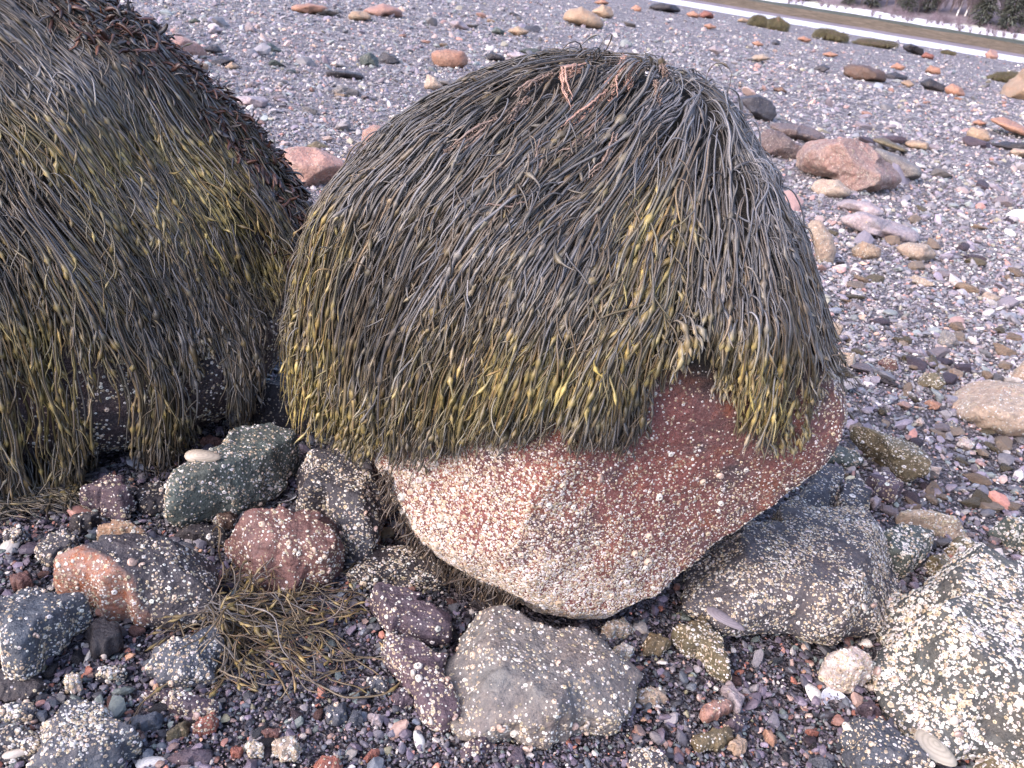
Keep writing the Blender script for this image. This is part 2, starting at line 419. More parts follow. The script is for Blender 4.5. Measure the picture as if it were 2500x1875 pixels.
boulder_red = link('boulder', rk2.mesh('boulder', 7, M_RED), rk2.C, None, 'big red granite boulder with a bare barnacled lower face under a mop of rockweed', 'boulder')
boulder_dark = link('boulder', rk1.mesh('boulder', 7, M_DARKB), rk1.C, None, 'large dark boulder almost wholly hidden under olive rockweed, cut off by the photo edge', 'boulder')
rb = np.random.default_rng(11)
def _b2f(cen, nm):
    x, y = proj(cen)
    hem = 870+(x < 1500)*90
    bare = np.clip((y-hem)/60, 0, 1)
    # few on the bare red patch, thick towards the foot and the near left side
    u = (x-900)/1100; v = (y-950)/540
    d = np.clip(1.0-.85*np.exp(-(((x-1740)/300)**2+((y-1000)/190)**2)), .03, 1)*np.clip(.02+.55*v+.95*(.55-u)+.45*np.clip((y-1330)/150, 0, 1), .24, 1.3)
    return bare*d
add_barnacles(boulder_red, rk2, 40000, .0022, rb, 60, .008, _b2f, .5, 5, 13, .55, (1.02, .97, .96))
def _b1f(cen, nm):
    x, y = proj(cen); return np.clip((y-560)/120, 0, 1)
add_barnacles(boulder_dark, rk1, 5200, .0036, rb, 30, .0075, _b1f, .5, 5, 8)
# ------------------------------------------------------------------ stones one can point at: view|colour|height|barnacles|big ones|specks|label|outline
STONES = """
g|sl|.42|330|16|.1|dark slate stone with a rusty orange broken end, beside the loose tuft of seaweed|520 390,620 345,820 320,1000 330,1180 360,1260 430,1290 560,1250 690,1150 770,1000 800,850 790,720 760,560 700,440 620,390 550,420 500,500 440
g|bl|.4|260|6|.1|rounded blue stone cut off by the photo edge, under the orange-ended stone|-80 760,0 700,60 640,180 600,330 605,430 680,520 760,470 830,360 920,270 980,240 1060,120 1090,40 1020,-60 940
g|dk|.6|0|0|.0|small round bare charcoal stone just under the orange-ended stone|520 860,560 790,640 770,730 850,730 930,640 990,560 990
g|bl|.35|110|6|.1|blue-grey stone half covered by the trailing ends of the loose seaweed tuft|890 1060,940 960,1060 890,1180 850,1300 820,1340 960,1280 1060,1250 1130,1100 1180,960 1150
g|pu|.4|12|0|.3|thin purple sliver of stone under the blue-grey stone|850 1230,930 1190,1030 1190,1030 1240,900 1270
g|pu|.45|50|4|.3|purple stone with a cluster of white barnacles next to a pale snail|1000 1240,1100 1220,1240 1240,1300 1300,1280 1350,1180 1380,1040 1330
g|bl|.5|0|0|.2|dark blue bar-shaped stone with a pale streaked top in the gravel|770 1380,900 1340,980 1350,960 1410,850 1445,780 1430
g|bl|.3|320|10|.1|broad flat blue-green slab dotted with barnacles at the bottom photo edge|240 1560,280 1440,380 1300,480 1260,600 1290,690 1370,780 1440,810 1500,740 1600,640 1720,300 1760,180 1700
g|sl|.35|110|3|.3|low dark stone in the bottom corner next to the flat blue-green slab|-60 1480,0 1440,60 1400,150 1420,250 1480,250 1560,120 1620,-40 1640
g|bl|.4|40|4|.3|blue stone at the photo edge with one blue limpet scar above the corner stone|-40 1350,0 1310,60 1270,190 1270,220 1320,180 1380,60 1390,0 1385
g|dk|.25|10|0|.0|flat dark bare stone at the photo edge under the rounded blue stone|-60 1130,0 1100,120 1090,250 1110,260 1180,150 1240,0 1250,-60 1220
g|wh|.7|70|0|1|small whitish lump crusted with barnacles in dark gravel|390 1130,430 1095,480 1120,490 1190,450 1215,400 1190
g|sl|.4|40|2|.5|small slate stone with yellowish barnacles above the bar-shaped stone|570 1090,650 1040,740 1060,750 1110,660 1150,590 1140
g|rd|.55|14|0|.2|brick red cobble with white dots touching the pale snail|1160 1430,1220 1360,1290 1330,1310 1400,1260 1460,1190 1470
g|ol|.5|0|0|.3|olive cobble leaning beside the brick red one|1000 1490,1080 1390,1140 1390,1130 1450,1050 1500
g|pu|.4|0|0|.2|long flat purple pebble near the bottom edge below the olive cobble|1010 1600,1100 1560,1200 1540,1270 1570,1240 1620,1120 1650
g|gy|.6|40|2|.7|round grey cobble peppered with barnacles between two orange pebbles|1470 1530,1530 1490,1580 1540,1570 1590,1500 1600
g|cr|.6|60|0|.9|knobbly cream cobble with a rough crust near the bottom edge|1640 1550,1690 1480,1760 1470,1800 1550,1770 1610,1690 1620
g|rd|.55|8|2|.2|red cobble cut by the bottom photo edge with a white barnacle on top|1890 1640,1920 1600,2000 1590,2050 1640,2020 1720,1900 1720
g|rd|.7|0|0|.1|small bright orange-red cube-like pebble beside the round grey cobble|1385 1560,1420 1525,1460 1560,1440 1600,1390 1600
g|rb|.5|0|0|.2|smooth maroon oval pebble above the knobbly cream cobble|1570 1450,1620 1420,1690 1440,1660 1475,1600 1480
g|bl|.6|6|1|.3|blue-grey block with a whitish smear under the seaweed tuft|1960 1310,2010 1260,2070 1280,2080 1370,2020 1410,1960 1380
g|rb|.5|230|16|.1|angular maroon and olive stone with white barnacles above the seaweed tuft|1390 300,1450 240,1600 200,1800 175,1960 170,2030 270,2040 430,2000 520,1900 560,1750 620,1640 610,1540 560,1440 450,1400 400
g|tn|.6|30|0|.6|rough tan egg-shaped stone with a broken white tip near the dark boulder|600 290,640 220,740 200,830 230,860 290,780 320,700 330,640 320
g|bl|.15|0|0|.1|flat blue-grey shard lying against the tan egg-shaped stone|870 300,980 280,1100 300,1180 350,1000 335
g|dk|.4|10|2|.2|dark bare stone between the green-grey stone and the flat shard|1060 270,1120 220,1200 200,1340 230,1370 290,1280 320,1150 310
g|br|.4|30|0|.6|small brown barnacled stone at the foot of the green-grey stone|1240 150,1330 125,1440 150,1400 220,1330 240
d|pu|.55|50|10|.1|dark purple rounded stone below the hanging weed of the dark boulder|500 1550,520 1480,600 1420,700 1400,780 1470,800 1570,740 1640,650 1630
d|dk|.4|25|3|.1|blackish stone wedged between the purple rounded one and the green-grey stone|810 1500,860 1440,980 1430,1010 1500,1000 1570,900 1600,830 1570
d|gr|.42|420|22|.1|smooth green-grey stone with barnacle patches in the gap between both boulders|1000 1570,1020 1500,1100 1420,1250 1320,1400 1200,1530 1130,1640 1110,1740 1160,1760 1270,1720 1410,1660 1480,1560 1560,1440 1610,1300 1630,1150 1640,1050 1630
d|sl|.6|50|6|.2|wet black stone in the shaded cleft behind the green-grey stone|1490 980,1560 920,1680 830,1780 800,1810 920,1890 1000,1870 1080,1750 1110,1600 1100,1520 1060
d|rb|.5|0|0|.2|small brown stone in the shade under the dark boulder behind a shell|1200 1180,1260 1150,1340 1190,1310 1220,1220 1215
g|sl|.45|40|2|.3|dark speckled cobble at the edge of the weed hanging from the dark boulder|20 260,90 220,150 240,170 290,90 330,30 310
g|sl|.4|60|4|.6|rough dark stone crowded with barnacles left of the tan egg-shaped stone|220 380,260 300,330 250,430 250,480 340,440 400,330 440,240 420
g|rb|.6|0|0|.2|smooth purple-brown cobble under the crowded dark stone|60 540,110 490,180 500,195 570,140 610,80 590
g|dk|.5|6|0|.1|dark bare stone in the shade of the hanging weed above the tan stone|420 200,480 150,570 140,600 190,560 240,470 250
x|sl|.62|620|12|.1|tall dark stone capped with barnacles leaning against the foot of the red boulder|730 1235,742 1150,780 1113,830 1092,880 1098,915 1130,932 1210,930 1265,910 1312,880 1350,850 1335,780 1280,735 1262
h|bl|.6|25|0|.3|small dark stone under the tall barnacle-capped stone|100 330,150 270,210 240,260 280,230 360,160 400
h|dk|.3|330|6|.2|flat black stone evenly dotted with barnacles at the foot of the red boulder|170 520,200 420,240 350,450 335,560 345,680 440,800 480,770 530,600 560,400 560,230 550
h|pu|.4|60|4|.2|smooth purple stone beside the tips of the seaweed tuft|260 640,320 585,450 590,560 660,600 740,740 760,730 850,640 900,520 890,390 860,310 780
h|pu|.35|150|10|.3|long purple stone with a pink snail on it, beside the angular grey stone|350 950,400 890,500 880,620 950,690 1030,690 1100,740 1200,770 1300,720 1370,620 1360,540 1300,460 1170,380 1060
h|pu|.5|6|0|.2|small purple wedge tucked under the long purple stone|390 1240,430 1180,480 1170,510 1280,440 1300
h|gy|.3|380|34|.1|large angular grey-green stone with a pink rim in front of the red boulder|780 1080,850 900,920 770,990 760,1130 800,1350 880,1600 900,1640 950,1740 1020,1810 1090,1800 1180,1760 1260,1740 1370,1640 1410,1500 1400,1400 1430,1300 1500,1200 1500,1100 1440,980 1420,840 1350,800 1270
h|dk|.45|8|1|.2|dark oval stone in the gap below the edge of the red boulder|860 680,900 630,1000 620,1080 680,1050 730,950 720
h|cr|.55|70|0|1|lumpy stone crusted with grey barnacles below the foot of the red boulder|1640 840,1700 780,1780 770,1830 830,1770 880,1680 880
h|ol|.55|6|0|.3|round olive-grey cobble beside the lumpy crusted stone|1890 930,1920 870,2000 870,2050 930,2000 980,1910 980
h|wh|.6|50|2|1|small lump of bluish white barnacles by the corner of the angular stone|1710 960,1770 910,1830 960,1810 1010,1740 1010
h|cr|.5|20|0|.6|cream oblong cobble just off the end of the angular grey-green stone|1830 1210,1920 1180,2020 1200,2030 1250,1960 1290,1880 1260
h|pu|.5|16|3|.2|purple wedge with large white dots near the bottom edge|800 1560,840 1510,960 1470,980 1550,900 1600,820 1600
h|rd|.6|0|0|.1|clean coral red pebble near the bottom edge|220 1600,260 1550,310 1570,300 1610,240 1620
h|sl|.45|80|6|.4|slate cobble with barnacles cut by the bottom photo edge below the cream pebbles|1820 1620,1850 1550,1960 1540,2040 1620,2040 1720,1850 1720
h|pu|.6|0|0|.2|dark plum cobble standing on edge in the bottom gravel|1080 1620,1120 1530,1170 1550,1180 1640,1130 1660
h|bl|.6|0|0|.1|dull steel-blue triangular shard in the gravel below the seaweed tuft|120 1390,150 1310,200 1330,210 1380,160 1410
h|pg|.6|0|0|.2|pale grey-blue cobble in the gravel under the long purple stone|240 1350,280 1335,335 1360,320 1410,270 1400
h|bl|.5|10|2|.2|dark blue cobble with a snail against it below the seaweed tuft|240 1130,290 1100,360 1130,350 1200,260 1200
i|sp|.28|2100|18|.4|big rounded slate stone thickly dotted with barnacles against the red boulder|250 520,260 430,380 330,500 270,640 190,830 130,1000 150,1150 170,1260 270,1360 400,1390 560,1380 700,1320 800,1200 840,1060 850,900 820,700 780,520 750,380 700,310 640
i|hs|.36|2100|90|.5|huge dark slab covered in cream barnacles at the lower photo corner|1340 900,1370 740,1450 650,1600 600,1720 520,1900 450,2070 430,2250 430,2500 520,2600 1000,2500 1500,2260 1610,2080 1560,1900 1500,1700 1380,1550 1260,1440 1130,1400 1050,1350 980
i|ol|.5|110|2|.6|upright pointed stone with yellowish barnacles below the big rounded slate stone|110 870,180 810,290 770,360 860,420 980,420 1090,380 1110,290 1020,160 960
i|wh|.7|130|4|1|white lump built up of barnacles lying alone in the dark gravel|990 1060,1080 990,1180 960,1270 1010,1280 1100,1210 1180,1100 1200,1010 1150
i|gr|.5|120|2|.5|rounded green-grey stone between the rounded slate stone and the huge slab|1300 340,1380 260,1490 225,1620 270,1650 340,1590 440,1480 500,1400 470
i|ol|.5|60|0|.9|olive crusted cobble just behind the huge slab|1610 440,1680 390,1800 440,1820 490,1720 560,1640 500
i|ol|.5|60|0|.9|rounded crusted cobble behind the olive one, uphill of the huge slab|1740 350,1780 310,1880 320,1940 400,1920 440,1800 420
i|cr|.35|120|0|1|long low lumpy ridge of crusted stone uphill of the green-grey stone|1430 170,1560 130,1750 180,1860 250,1800 280,1600 220
i|gr|.5|70|0|.7|greenish crusted stone at the photo edge above the huge slab|2010 230,2110 180,2230 200,2260 350,2100 330
i|pu|.5|0|0|.1|bare purple triangular cobble beside the broken mussel shell|1210 1320,1270 1260,1320 1280,1350 1350,1280 1370
i|bl|.35|110|14|.3|blue-grey slab with sparse large barnacles at the bottom edge beside the white clam|1120 1480,1150 1420,1270 1370,1360 1400,1450 1470,1560 1540,1640 1620,1620 1720,1250 1740,1140 1600
i|ol|.4|50|4|.6|olive slab corner at the bottom edge below the huge slab|1930 1660,2000 1590,2130 1580,2260 1640,2260 1740,1950 1740
i|pg|.5|0|0|.2|smooth pale grey cobble with no barnacles in the dark gravel|390 1190,430 1150,500 1200,530 1260,490 1330,450 1280
i|pk|.45|4|0|.2|rosy flat cobble in front of the smooth pale grey one|270 1330,330 1270,440 1260,450 1310,380 1360,300 1390
i|pu|.5|6|0|.2|angular lilac cobble under the rosy flat one|410 1400,480 1340,530 1350,520 1430,460 1450
i|ol|.5|10|0|.4|olive oblong cobble with pale flecks near the bottom edge|230 1490,320 1440,450 1430,450 1490,390 1550,250 1550
i|cr|.6|0|0|.3|butter-coloured angular cobble next to the olive oblong one|440 1530,490 1480,550 1500,540 1560,480 1590
i|og|.6|0|0|.1|small bright orange oval pebble alone in the bottom gravel|645 1450,690 1440,730 1500,710 1530,660 1500
i|rd|.6|0|0|.1|bright red flat pebble between the orange oval and the mussel shell|900 1440,960 1430,975 1465,920 1475
i|bl|.5|0|0|.1|small cornflower-blue flat pebble at the bottom edge|920 1620,970 1590,1060 1640,1040 1670,960 1650
f|cr|.42|330|0|.8|big pale rounded stone at the photo edge, crusted cream all over|1720 990,1760 930,1870 840,2000 810,2220 840,2400 900,2420 1130,2130 1150,1950 1100,1800 1030
f|cr|.5|50|0|.8|pale upright stone behind the big pale rounded one|2110 800,2212 690,2300 680,2300 830,2212 845
f|ol|.3|150|0|1|long flat stone crusted with cream barnacles beside the red boulder|1180 1150,1240 1090,1400 1140,1550 1190,1640 1250,1650 1350,1500 1400,1350 1330,1250 1260
f|gr|.45|60|0|.6|rounded green-grey stone touching the overhang of the red boulder|990 1290,1010 1230,1090 1200,1200 1230,1260 1290,1200 1330,1080 1320
f|sl|.5|110|0|.5|blue-black barnacled stone among the stones behind the rounded slate stone|1090 1500,1160 1400,1250 1420,1290 1500,1270 1590,1150 1620,1090 1580
f|sl|.5|120|0|.5|dark stone in shade directly under the overhang of the red boulder|860 1560,880 1480,980 1350,1060 1340,1110 1410,1080 1560,1000 1600,900 1610
f|pu|.5|40|0|.4|purple oval cobble behind the blue-black barnacled stone|1270 1420,1340 1370,1430 1420,1470 1490,1420 1540,1320 1500
f|pg|.7|0|0|.1|small smooth pale ball of stone beside the blue-black stone|1280 1540,1320 1500,1350 1540,1310 1590
f|tn|.5|0|0|.3|mustard pebble with a pink end on the gravel beyond the red boulder|1740 760,1790 735,1850 760,1840 800,1780 800
f|ol|.5|40|0|.9|lumpy green crusted cobble next to the mustard pebble|1570 820,1610 770,1700 760,1740 820,1690 870,1610 860
f|cr|.5|40|0|1|crusted yellowish cobble close beside the weed on the red boulder|1050 690,1110 640,1190 650,1200 710,1130 740,1060 720
f|rb|.5|20|0|.7|brown barnacled cobble a little uphill of the crusted yellowish one|1340 700,1380 670,1450 690,1460 740,1390 760
f|og|.5|0|0|.3|salmon pink cobble in front of the big pale rounded stone|1610 940,1650 920,1720 950,1710 985,1640 980
f|pk|.5|0|0|.2|pale pink pebble a step from the salmon cobble|1450 950,1490 930,1540 960,1510 990
f|cr|.5|0|0|.4|cream oval cobble high on the gravel slope at the photo edge|1950 310,1990 275,2080 310,2050 340
f|wh|.6|0|0|.2|small white pointed pebble above the cream oval cobble|2050 280,2090 250,2110 290,2070 310
f|dk|.3|0|0|.1|thin blackish sliver of stone in the gravel behind the red boulder|1340 810,1380 795,1470 830,1430 850
f|wh|.4|0|0|.2|whitish blue flake beside the long flat crusted stone|1640 1320,1720 1330,1700 1380,1650 1370
f|wh|.6|20|0|.8|white knobbly cobble below the big pale rounded stone|1800 1200,1850 1140,1920 1190,1890 1230
f|wh|.6|10|0|.6|pale round pebble under the salmon cobble|1550 1060,1590 1030,1620 1065,1590 1090
f|gy|.5|8|0|.5|grey round pebble at the foot of the big pale rounded stone|1735 1070,1780 1045,1815 1080,1780 1115
f|cr|.4|24|0|.8|low flat crusted cobble up the slope by the photo top of the gravel|1500 210,1560 175,1690 230,1600 245
f|gy|.5|16|0|.7|barnacled grey cobble in the slope gravel above the mustard pebble|1690 570,1730 500,1790 530,1830 600,1750 610
f|cr|.5|0|0|.6|pale stone partly hidden by the weed edge of the red boulder|1020 490,1060 450,1130 480,1110 540,1040 540
c|gp|.42|420|0|1|big pinkish-brown boulder with a sharp ridge on the slope behind the red boulder|860 960,900 860,1000 840,1200 850,1300 890,1380 980,1480 1060,1490 1100,1400 1165,1300 1175,1150 1155,1060 1070,900 1030
c|gd|.5|40|0|.4|dark layered rock with a red streak peeping out behind the red boulder|600 830,680 775,760 800,830 850,890 880,860 960,700 965,620 940
c|gd|.4|30|0|.4|flat brown layered slab with a black underside behind the pinkish-brown boulder|640 740,750 740,950 770,1050 830,1000 855,850 850,740 800
c|sl|.7|0|0|.1|dark grey block showing past the weedy crown of the red boulder|490 590,620 570,700 610,720 690,680 735,600 710
c|cr|.4|60|0|.9|pale crusted stone at the foot of the pinkish-brown boulder|940 1140,970 1080,1100 1080,1190 1160,1100 1190,1000 1180
c|gy|.3|30|0|.5|grey tilted slab leaning on the back of the pinkish-brown boulder|1300 890,1450 930,1580 1000,1600 1050,1500 1100,1480 1050
c|pg|.35|20|0|.5|pale grey slab downhill of the pinkish-brown boulder|1080 1240,1140 1200,1290 1210,1370 1270,1320 1300,1180 1290
c|pg|.3|40|0|.6|long pale plank-like slab with a brown underside on the slope|1145 1310,1250 1270,1360 1310,1590 1390,1600 1430,1500 1450,1250 1390,1160 1360
c|tn|.5|20|0|.8|olive-grey rounded cobble below the long plank-like slab|1180 1490,1250 1450,1350 1490,1350 1540,1250 1560,1180 1540
c|cr|.5|20|0|.6|cream-topped cobble at the end of the long plank-like slab|1440 1480,1520 1455,1640 1470,1690 1530,1600 1575,1480 1530
c|cr|.8|30|0|.6|whitish boulder half hidden behind the weed of the red boulder|920 1350,990 1330,1060 1420,1085 1500,1060 1580,980 1590
c|tn|.6|0|0|.4|tan block with a blue-grey side high on the slope|1870 800,1900 760,1990 780,2010 840,1950 860,1880 840
c|og|.3|0|0|.3|long orange stone running out at the photo edge on the slope|2010 720,2080 700,2212 760,2260 830,2100 780
c|og|.4|0|0|.2|small peach-coloured cobble beside the long orange stone|1900 735,1940 715,1990 740,1950 758
c|dk|.3|0|0|.1|dark flat slab with a black gap under it near the photo edge|2000 870,2100 850,2230 860,2230 890,2080 905
c|cr|.4|0|0|.4|cream flat stone at the photo edge under the dark flat slab|2110 910,2150 890,2260 900,2260 940,2150 945
c|tn|.3|0|0|.4|long yellowish-topped stone on the slope behind the grey tilted slab|1480 860,1550 840,1650 860,1640 900,1540 890
c|ol|.25|0|0|.4|low grey-green ledge just in front of the long yellowish-topped stone|1300 840,1380 830,1500 890,1530 920,1420 890
c|og|.6|0|0|.1|smooth orange boulder with a dark neighbour near the tan rock at the edge|1740 530,1780 500,1840 530,1855 575,1790 582,1745 560
c|dk|.5|0|0|.1|dark block next to the smooth orange boulder|1590 500,1650 470,1730 510,1730 550,1650 552
c|br|.4|0|0|.2|long brown banded ledge lying across the far slope|1130 440,1160 390,1250 390,1380 430,1380 490,1180 480
c|sl|.4|0|0|.1|dark flat ledge continuing from the long brown banded one|1380 450,1440 430,1510 460,1500 480,1390 485
c|tn|.5|0|0|.1|small yellow angular stone below the dark flat ledge|1470 495,1520 478,1555 510,1520 530
c|og|.6|0|0|.1|pale orange boulder beyond the dark block on the far slope|1620 430,1650 390,1710 410,1710 445,1650 450
c|og|.5|0|0|.1|rusty orange stone above the dark flat ledge|1410 405,1450 375,1500 400,1480 425
c|rd|.6|0|0|.1|red-brown round boulder close to the pale stream edge|1595 345,1620 310,1670 330,1665 358
c|tn|.7|0|0|.1|large smooth tan rock cut off by the photo edge on the far slope|2060 595,2120 500,2212 420,2330 380,2400 600,2212 625
c|pk|.8|0|0|.1|lone pinkish boulder standing in the stream margin|1980 325,2010 295,2050 310,2055 350,1990 357
c|dk|.6|0|0|.1|grey boulder with a brown cap by the stream|1480 275,1520 255,1600 290,1600 332,1510 312
c|og|.6|0|0|.1|orange boulder farthest up the shore beside the two weedy knolls|190 82,230 65,270 90,250 106,200 102
c|rd|.6|0|0|.1|red-orange boulder with a dark back next to the farthest orange boulder|255 103,290 65,340 75,345 108,290 112
c|og|.5|0|0|.1|low orange stone below the red-orange boulder with a dark back|290 153,330 140,370 165,320 177
c|og|.5|0|0|.1|orange lump on the far beach below the two weedy knolls|580 255,620 243,650 270,600 283
c|og|.45|0|0|.1|flattish orange stone below the low weedy bank|850 233,890 215,940 240,900 257
c|tn|.5|0|0|.1|buff stone in front of the first weedy knoll|490 128,520 105,560 120,540 137
c|cr|.5|0|0|.4|pale yellowish lumpy stone on the far beach behind the red boulder|540 362,600 332,650 320,690 350,640 368
c|pg|.5|0|0|.3|pale grey stone a little uphill of the pale yellowish lumpy stone|320 295,360 270,410 300,370 332
c|br|.4|0|0|.1|brown wedge-like stone on bare gravel behind the crown of the red boulder|700 532,760 520,795 555,740 557
c|sl|.5|0|0|.1|dark pointed stone in front of the long brown banded ledge|950 415,1000 385,1060 410,1010 432
c|og|.4|0|0|.1|small orange-brown stone between the weedy bank and the banded ledge|1000 325,1050 310,1100 330,1050 348
b|og|.62|0|0|.15|rounded coral-red boulder lying alone on the gravel behind the boulders|630 350,640 310,720 295,820 310,835 370,800 412,720 412,640 388
b|tn|.6|0|0|.1|large sunlit yellow-orange boulder far up the beach|1425 112,1450 65,1530 48,1600 80,1640 130,1640 168,1560 162,1440 132
b|tn|.6|0|0|.1|second yellow-orange boulder behind the large sunlit one|1590 70,1650 30,1700 45,1710 100,1650 112
b|tn|.5|0|0|.2|oval tan boulder near the top photo edge on the far gravel|110 92,150 65,230 70,270 105,200 127,130 117
b|pk|.4|0|0|.2|low pinkish rock ledge just beyond the oval tan boulder|210 65,330 20,430 50,440 104,300 112
b|gr|.6|0|0|.2|angular green-grey stone pointing up beside a dark hollow|190 345,250 310,300 350,300 402,200 402
b|sl|.5|0|0|.1|dark wedge stone against the angular green-grey one|290 375,330 310,400 330,440 372,380 384
b|cr|.6|0|0|.2|pale angular stone with a slanting face between the boulders|580 505,600 450,650 468,690 520,640 542,585 535
b|gr|.45|0|0|.2|grey-green flat-topped stone behind the weedy shoulder of the red boulder|880 445,920 400,1000 430,1010 472,950 492,890 474
b|dk|.2|0|0|.1|long dark flat stone on the gravel between the boulders|0 425,120 425,230 450,220 472,0 464
b|gy|.35|10|0|.5|flat oval stone with white flecks on its top and a dark rim|20 545,80 510,190 540,180 578,60 578
b|og|.5|0|0|.1|pink boulder tucked behind the crown of the red boulder|1140 388,1180 342,1250 360,1275 398
b|dk|.5|0|0|.1|blackish pointed stone near the pink boulder|940 355,980 310,1040 330,1060 364,1000 366
b|pg|.3|0|0|.1|low pale grey ledge between the blackish stone and the brown one|1060 325,1150 310,1240 350,1150 374
b|br|.5|0|0|.1|brown stone touching the pink boulder|1260 378,1320 330,1400 380,1330 394
b|pg|.5|0|0|.1|pale lilac stone far up the gravel above the coral-red boulder|730 135,790 118,850 170,760 183
b|gr|.5|0|0|.1|small grey-green stone next to a tan one in the middle distance|980 195,1010 160,1060 185,1050 213
b|tn|.5|0|0|.1|tan stone next to the small grey-green one in the middle distance|1080 185,1140 155,1210 190,1150 223
b|pk|.7|20|0|.6|pale flesh-coloured block half behind the weedy side of the red boulder|200 915,210 790,270 750,400 770,420 830,300 905
b|og|.5|0|0|.1|small orange stone beyond the second yellow-orange boulder|1820 50,1850 30,1890 50,1880 72,1840 72
b|og|.5|0|0|.1|orange stone at the very top photo edge above the second yellow-orange boulder|1600 14,1650 -8,1690 20,1640 32
b|dk|.4|0|0|.1|dark ragged rock at the edge of the far gravel near the stream|1920 45,2000 20,2080 30,2140 78,2050 74
b|pg|.4|0|0|.1|whitish grey stone beside the grey-green flat-topped one|1060 445,1110 415,1170 440,1120 473
b|gy|.4|0|0|.1|dull grey stone touching the pale angular stone with the slanting face|650 484,730 470,820 500,740 523
a|pk|.35|30|0|.5|broad pale smooth rock showing over the ridge of the dark boulder|860 235,950 210,1100 220,1200 270,1245 345,1180 374,1100 354,960 295
a|pk|.62|20|0|.6|smooth pink boulder wedged between the two weedy boulders|1690 930,1720 892,1780 880,1900 890,2020 940,2080 980,2040 1060,1980 1115,1900 1135,1790 1110,1720 1020
a|ol|.5|0|0|.3|mossy yellowish stone perched behind the smooth pink boulder|1830 875,1900 845,1980 880,1930 905
a|pg|.25|0|0|.1|flat pale grey stone beside the brown wrack ridge of the dark boulder|1380 600,1440 575,1560 580,1605 600,1580 645,1430 645
a|gr|.5|0|0|.1|pointed pale green stone on the gravel between the boulders|1570 288,1620 255,1700 310,1600 316
a|sl|.5|0|0|.1|blue-grey stone behind the broad pale smooth rock|1210 285,1300 265,1340 310,1240 334
a|tn|.4|0|0|.1|tan flat stone in front of the broad pale smooth rock|1110 385,1180 360,1250 390,1240 432,1150 424
a|dk|.5|0|0|.1|dark stone between the blue-grey stone and the tan flat one|1260 370,1330 340,1410 355,1380 392,1290 398
a|og|.3|0|0|.1|rusty flat rock near the top photo edge with a grey neighbour|1740 40,1850 20,1950 35,1980 70,1850 88,1760 64
a|gr|.5|0|0|.1|small pale green stone on the far gravel above the dark boulder ridge|1130 128,1170 105,1210 130,1150 139
a|pg|.5|0|0|.1|pale blocky stone to the side of the small pale green one|1240 200,1280 150,1350 180,1300 204
a|pg|.3|0|0|.1|low whitish stone by the ridge of the dark boulder near the top edge|640 82,720 60,770 80,680 94
a|tn|.5|0|0|.1|small yellow-brown stone just off the tan flat one|1345 405,1390 370,1440 400,1390 419
a|wh|.5|0|0|.1|white stone on the gravel uphill of the long dark flat stone|1980 385,2040 350,2070 390,2010 404
a|gy|.4|0|0|.1|grey ledge stone running beside the rusty flat rock|1880 75,1960 50,2040 75,1980 96
"""
rs = np.random.default_rng(21)
ROCKPOLYS = [B1, B2]
for k, line in enumerate(STONES.strip().split('\n')):
    z, colr, hf, nb, nbig, sp, lab, pts = line.split('|')
    P = [tuple(float(q) for q in a.split()) for a in pts.split(',')]
    if z != 'x': P = [(ZO[z][0]+a*ZS, ZO[z][1]+b*ZS) for a, b in P]
    ROCKPOLYS.append(P)
    wpx = max(p[0] for p in P)-min(p[0] for p in P)
    angular = colr in ('sl', 'dk', 'gr', 'pu', 'gy', 'bl', 'br', 'rb', 'gp', 'gd', 'sp', 'hs')
    smooth = any(w in lab for w in ('smooth', 'round', 'oval', 'egg', 'ball')) or (z in 'abc' and colr in ('og', 'tn', 'pk', 'rd', 'cr'))
    rk = place_rock(P, float(hf), 2.4 if smooth else 4.4, .05 if smooth else .10 if colr in ('gp', 'gd') else .065, 3 if smooth else 16 if colr in ('gp', 'gd') else 8, k+700)
    heads = [w for w in lab.replace(',', ' ').split() if w in ('boulder', 'cobble', 'pebble', 'slab', 'stone', 'rock', 'shard', 'ledge')]
    cat = dict(shard='stone_shard', ledge='rock_ledge').get(heads[0], heads[0]) if heads else 'stone'
    o = link(cat, rk.mesh(cat, 6 if wpx > 130 else 5 if wpx > 40 else 4, M_RUSTY if 'rusty orange broken end' in lab else M_STONE), rk.C, None, lab, cat.replace('_', ' '))
    c = np.array(PAL[colr])*rs.uniform(.9, 1.1); o.color = (*c, float(sp))
    if int(nb):
        d = np.linalg.norm(rk.C-EYE); far = d > 2.9
        add_barnacles(o, rk, int(int(nb)*(4.2 if not far else 3.0)), (.0037 if 'huge' in lab else .0025)*(1.25 if far else 1), rs, int(nbig), .0055, None, .7 if 'huge' in lab else .45, 5, 14)
# ------------------------------------------------------------------ ground, water, far shore
WZ = -.25
WA, WB = G(1772, 33, WZ), G(2500, 157, WZ)                # the near edge of the stream
wdir = (WB-WA)/np.linalg.norm(WB-WA); wn = np.array([-wdir[1], wdir[0], 0]); wn *= np.sign(wn[1])
def shore_d(x, y): return (x-WA[0])*wn[0]+(y-WA[1])*wn[1]
def gz(x, y):
    d = shore_d(x, y)
    p = np.stack([x, y, x*0], -1).reshape(-1, 3)
    n = fbm(p*1.3, 3).reshape(x.shape)*.018+fbm(p*.12+9, 2).reshape(x.shape)*.10*np.clip((y-6)/20, 0, 1)
    d = d+fbm(p*.11+31, 3).reshape(x.shape)*3.0*np.clip((y-40)/15, 0, 1)
    slope = np.where(d > -9, np.interp(d, [-9, 0, 12], [0, WZ, WZ-.9]), 0.0)
    return n*np.clip(-d/8, .0, 1)+slope
na, nr = 360, 190
an = np.linspace(0, 2*np.pi, na, endpoint=False); rr = .25*(1500/.25)**(np.linspace(0, 1, nr))
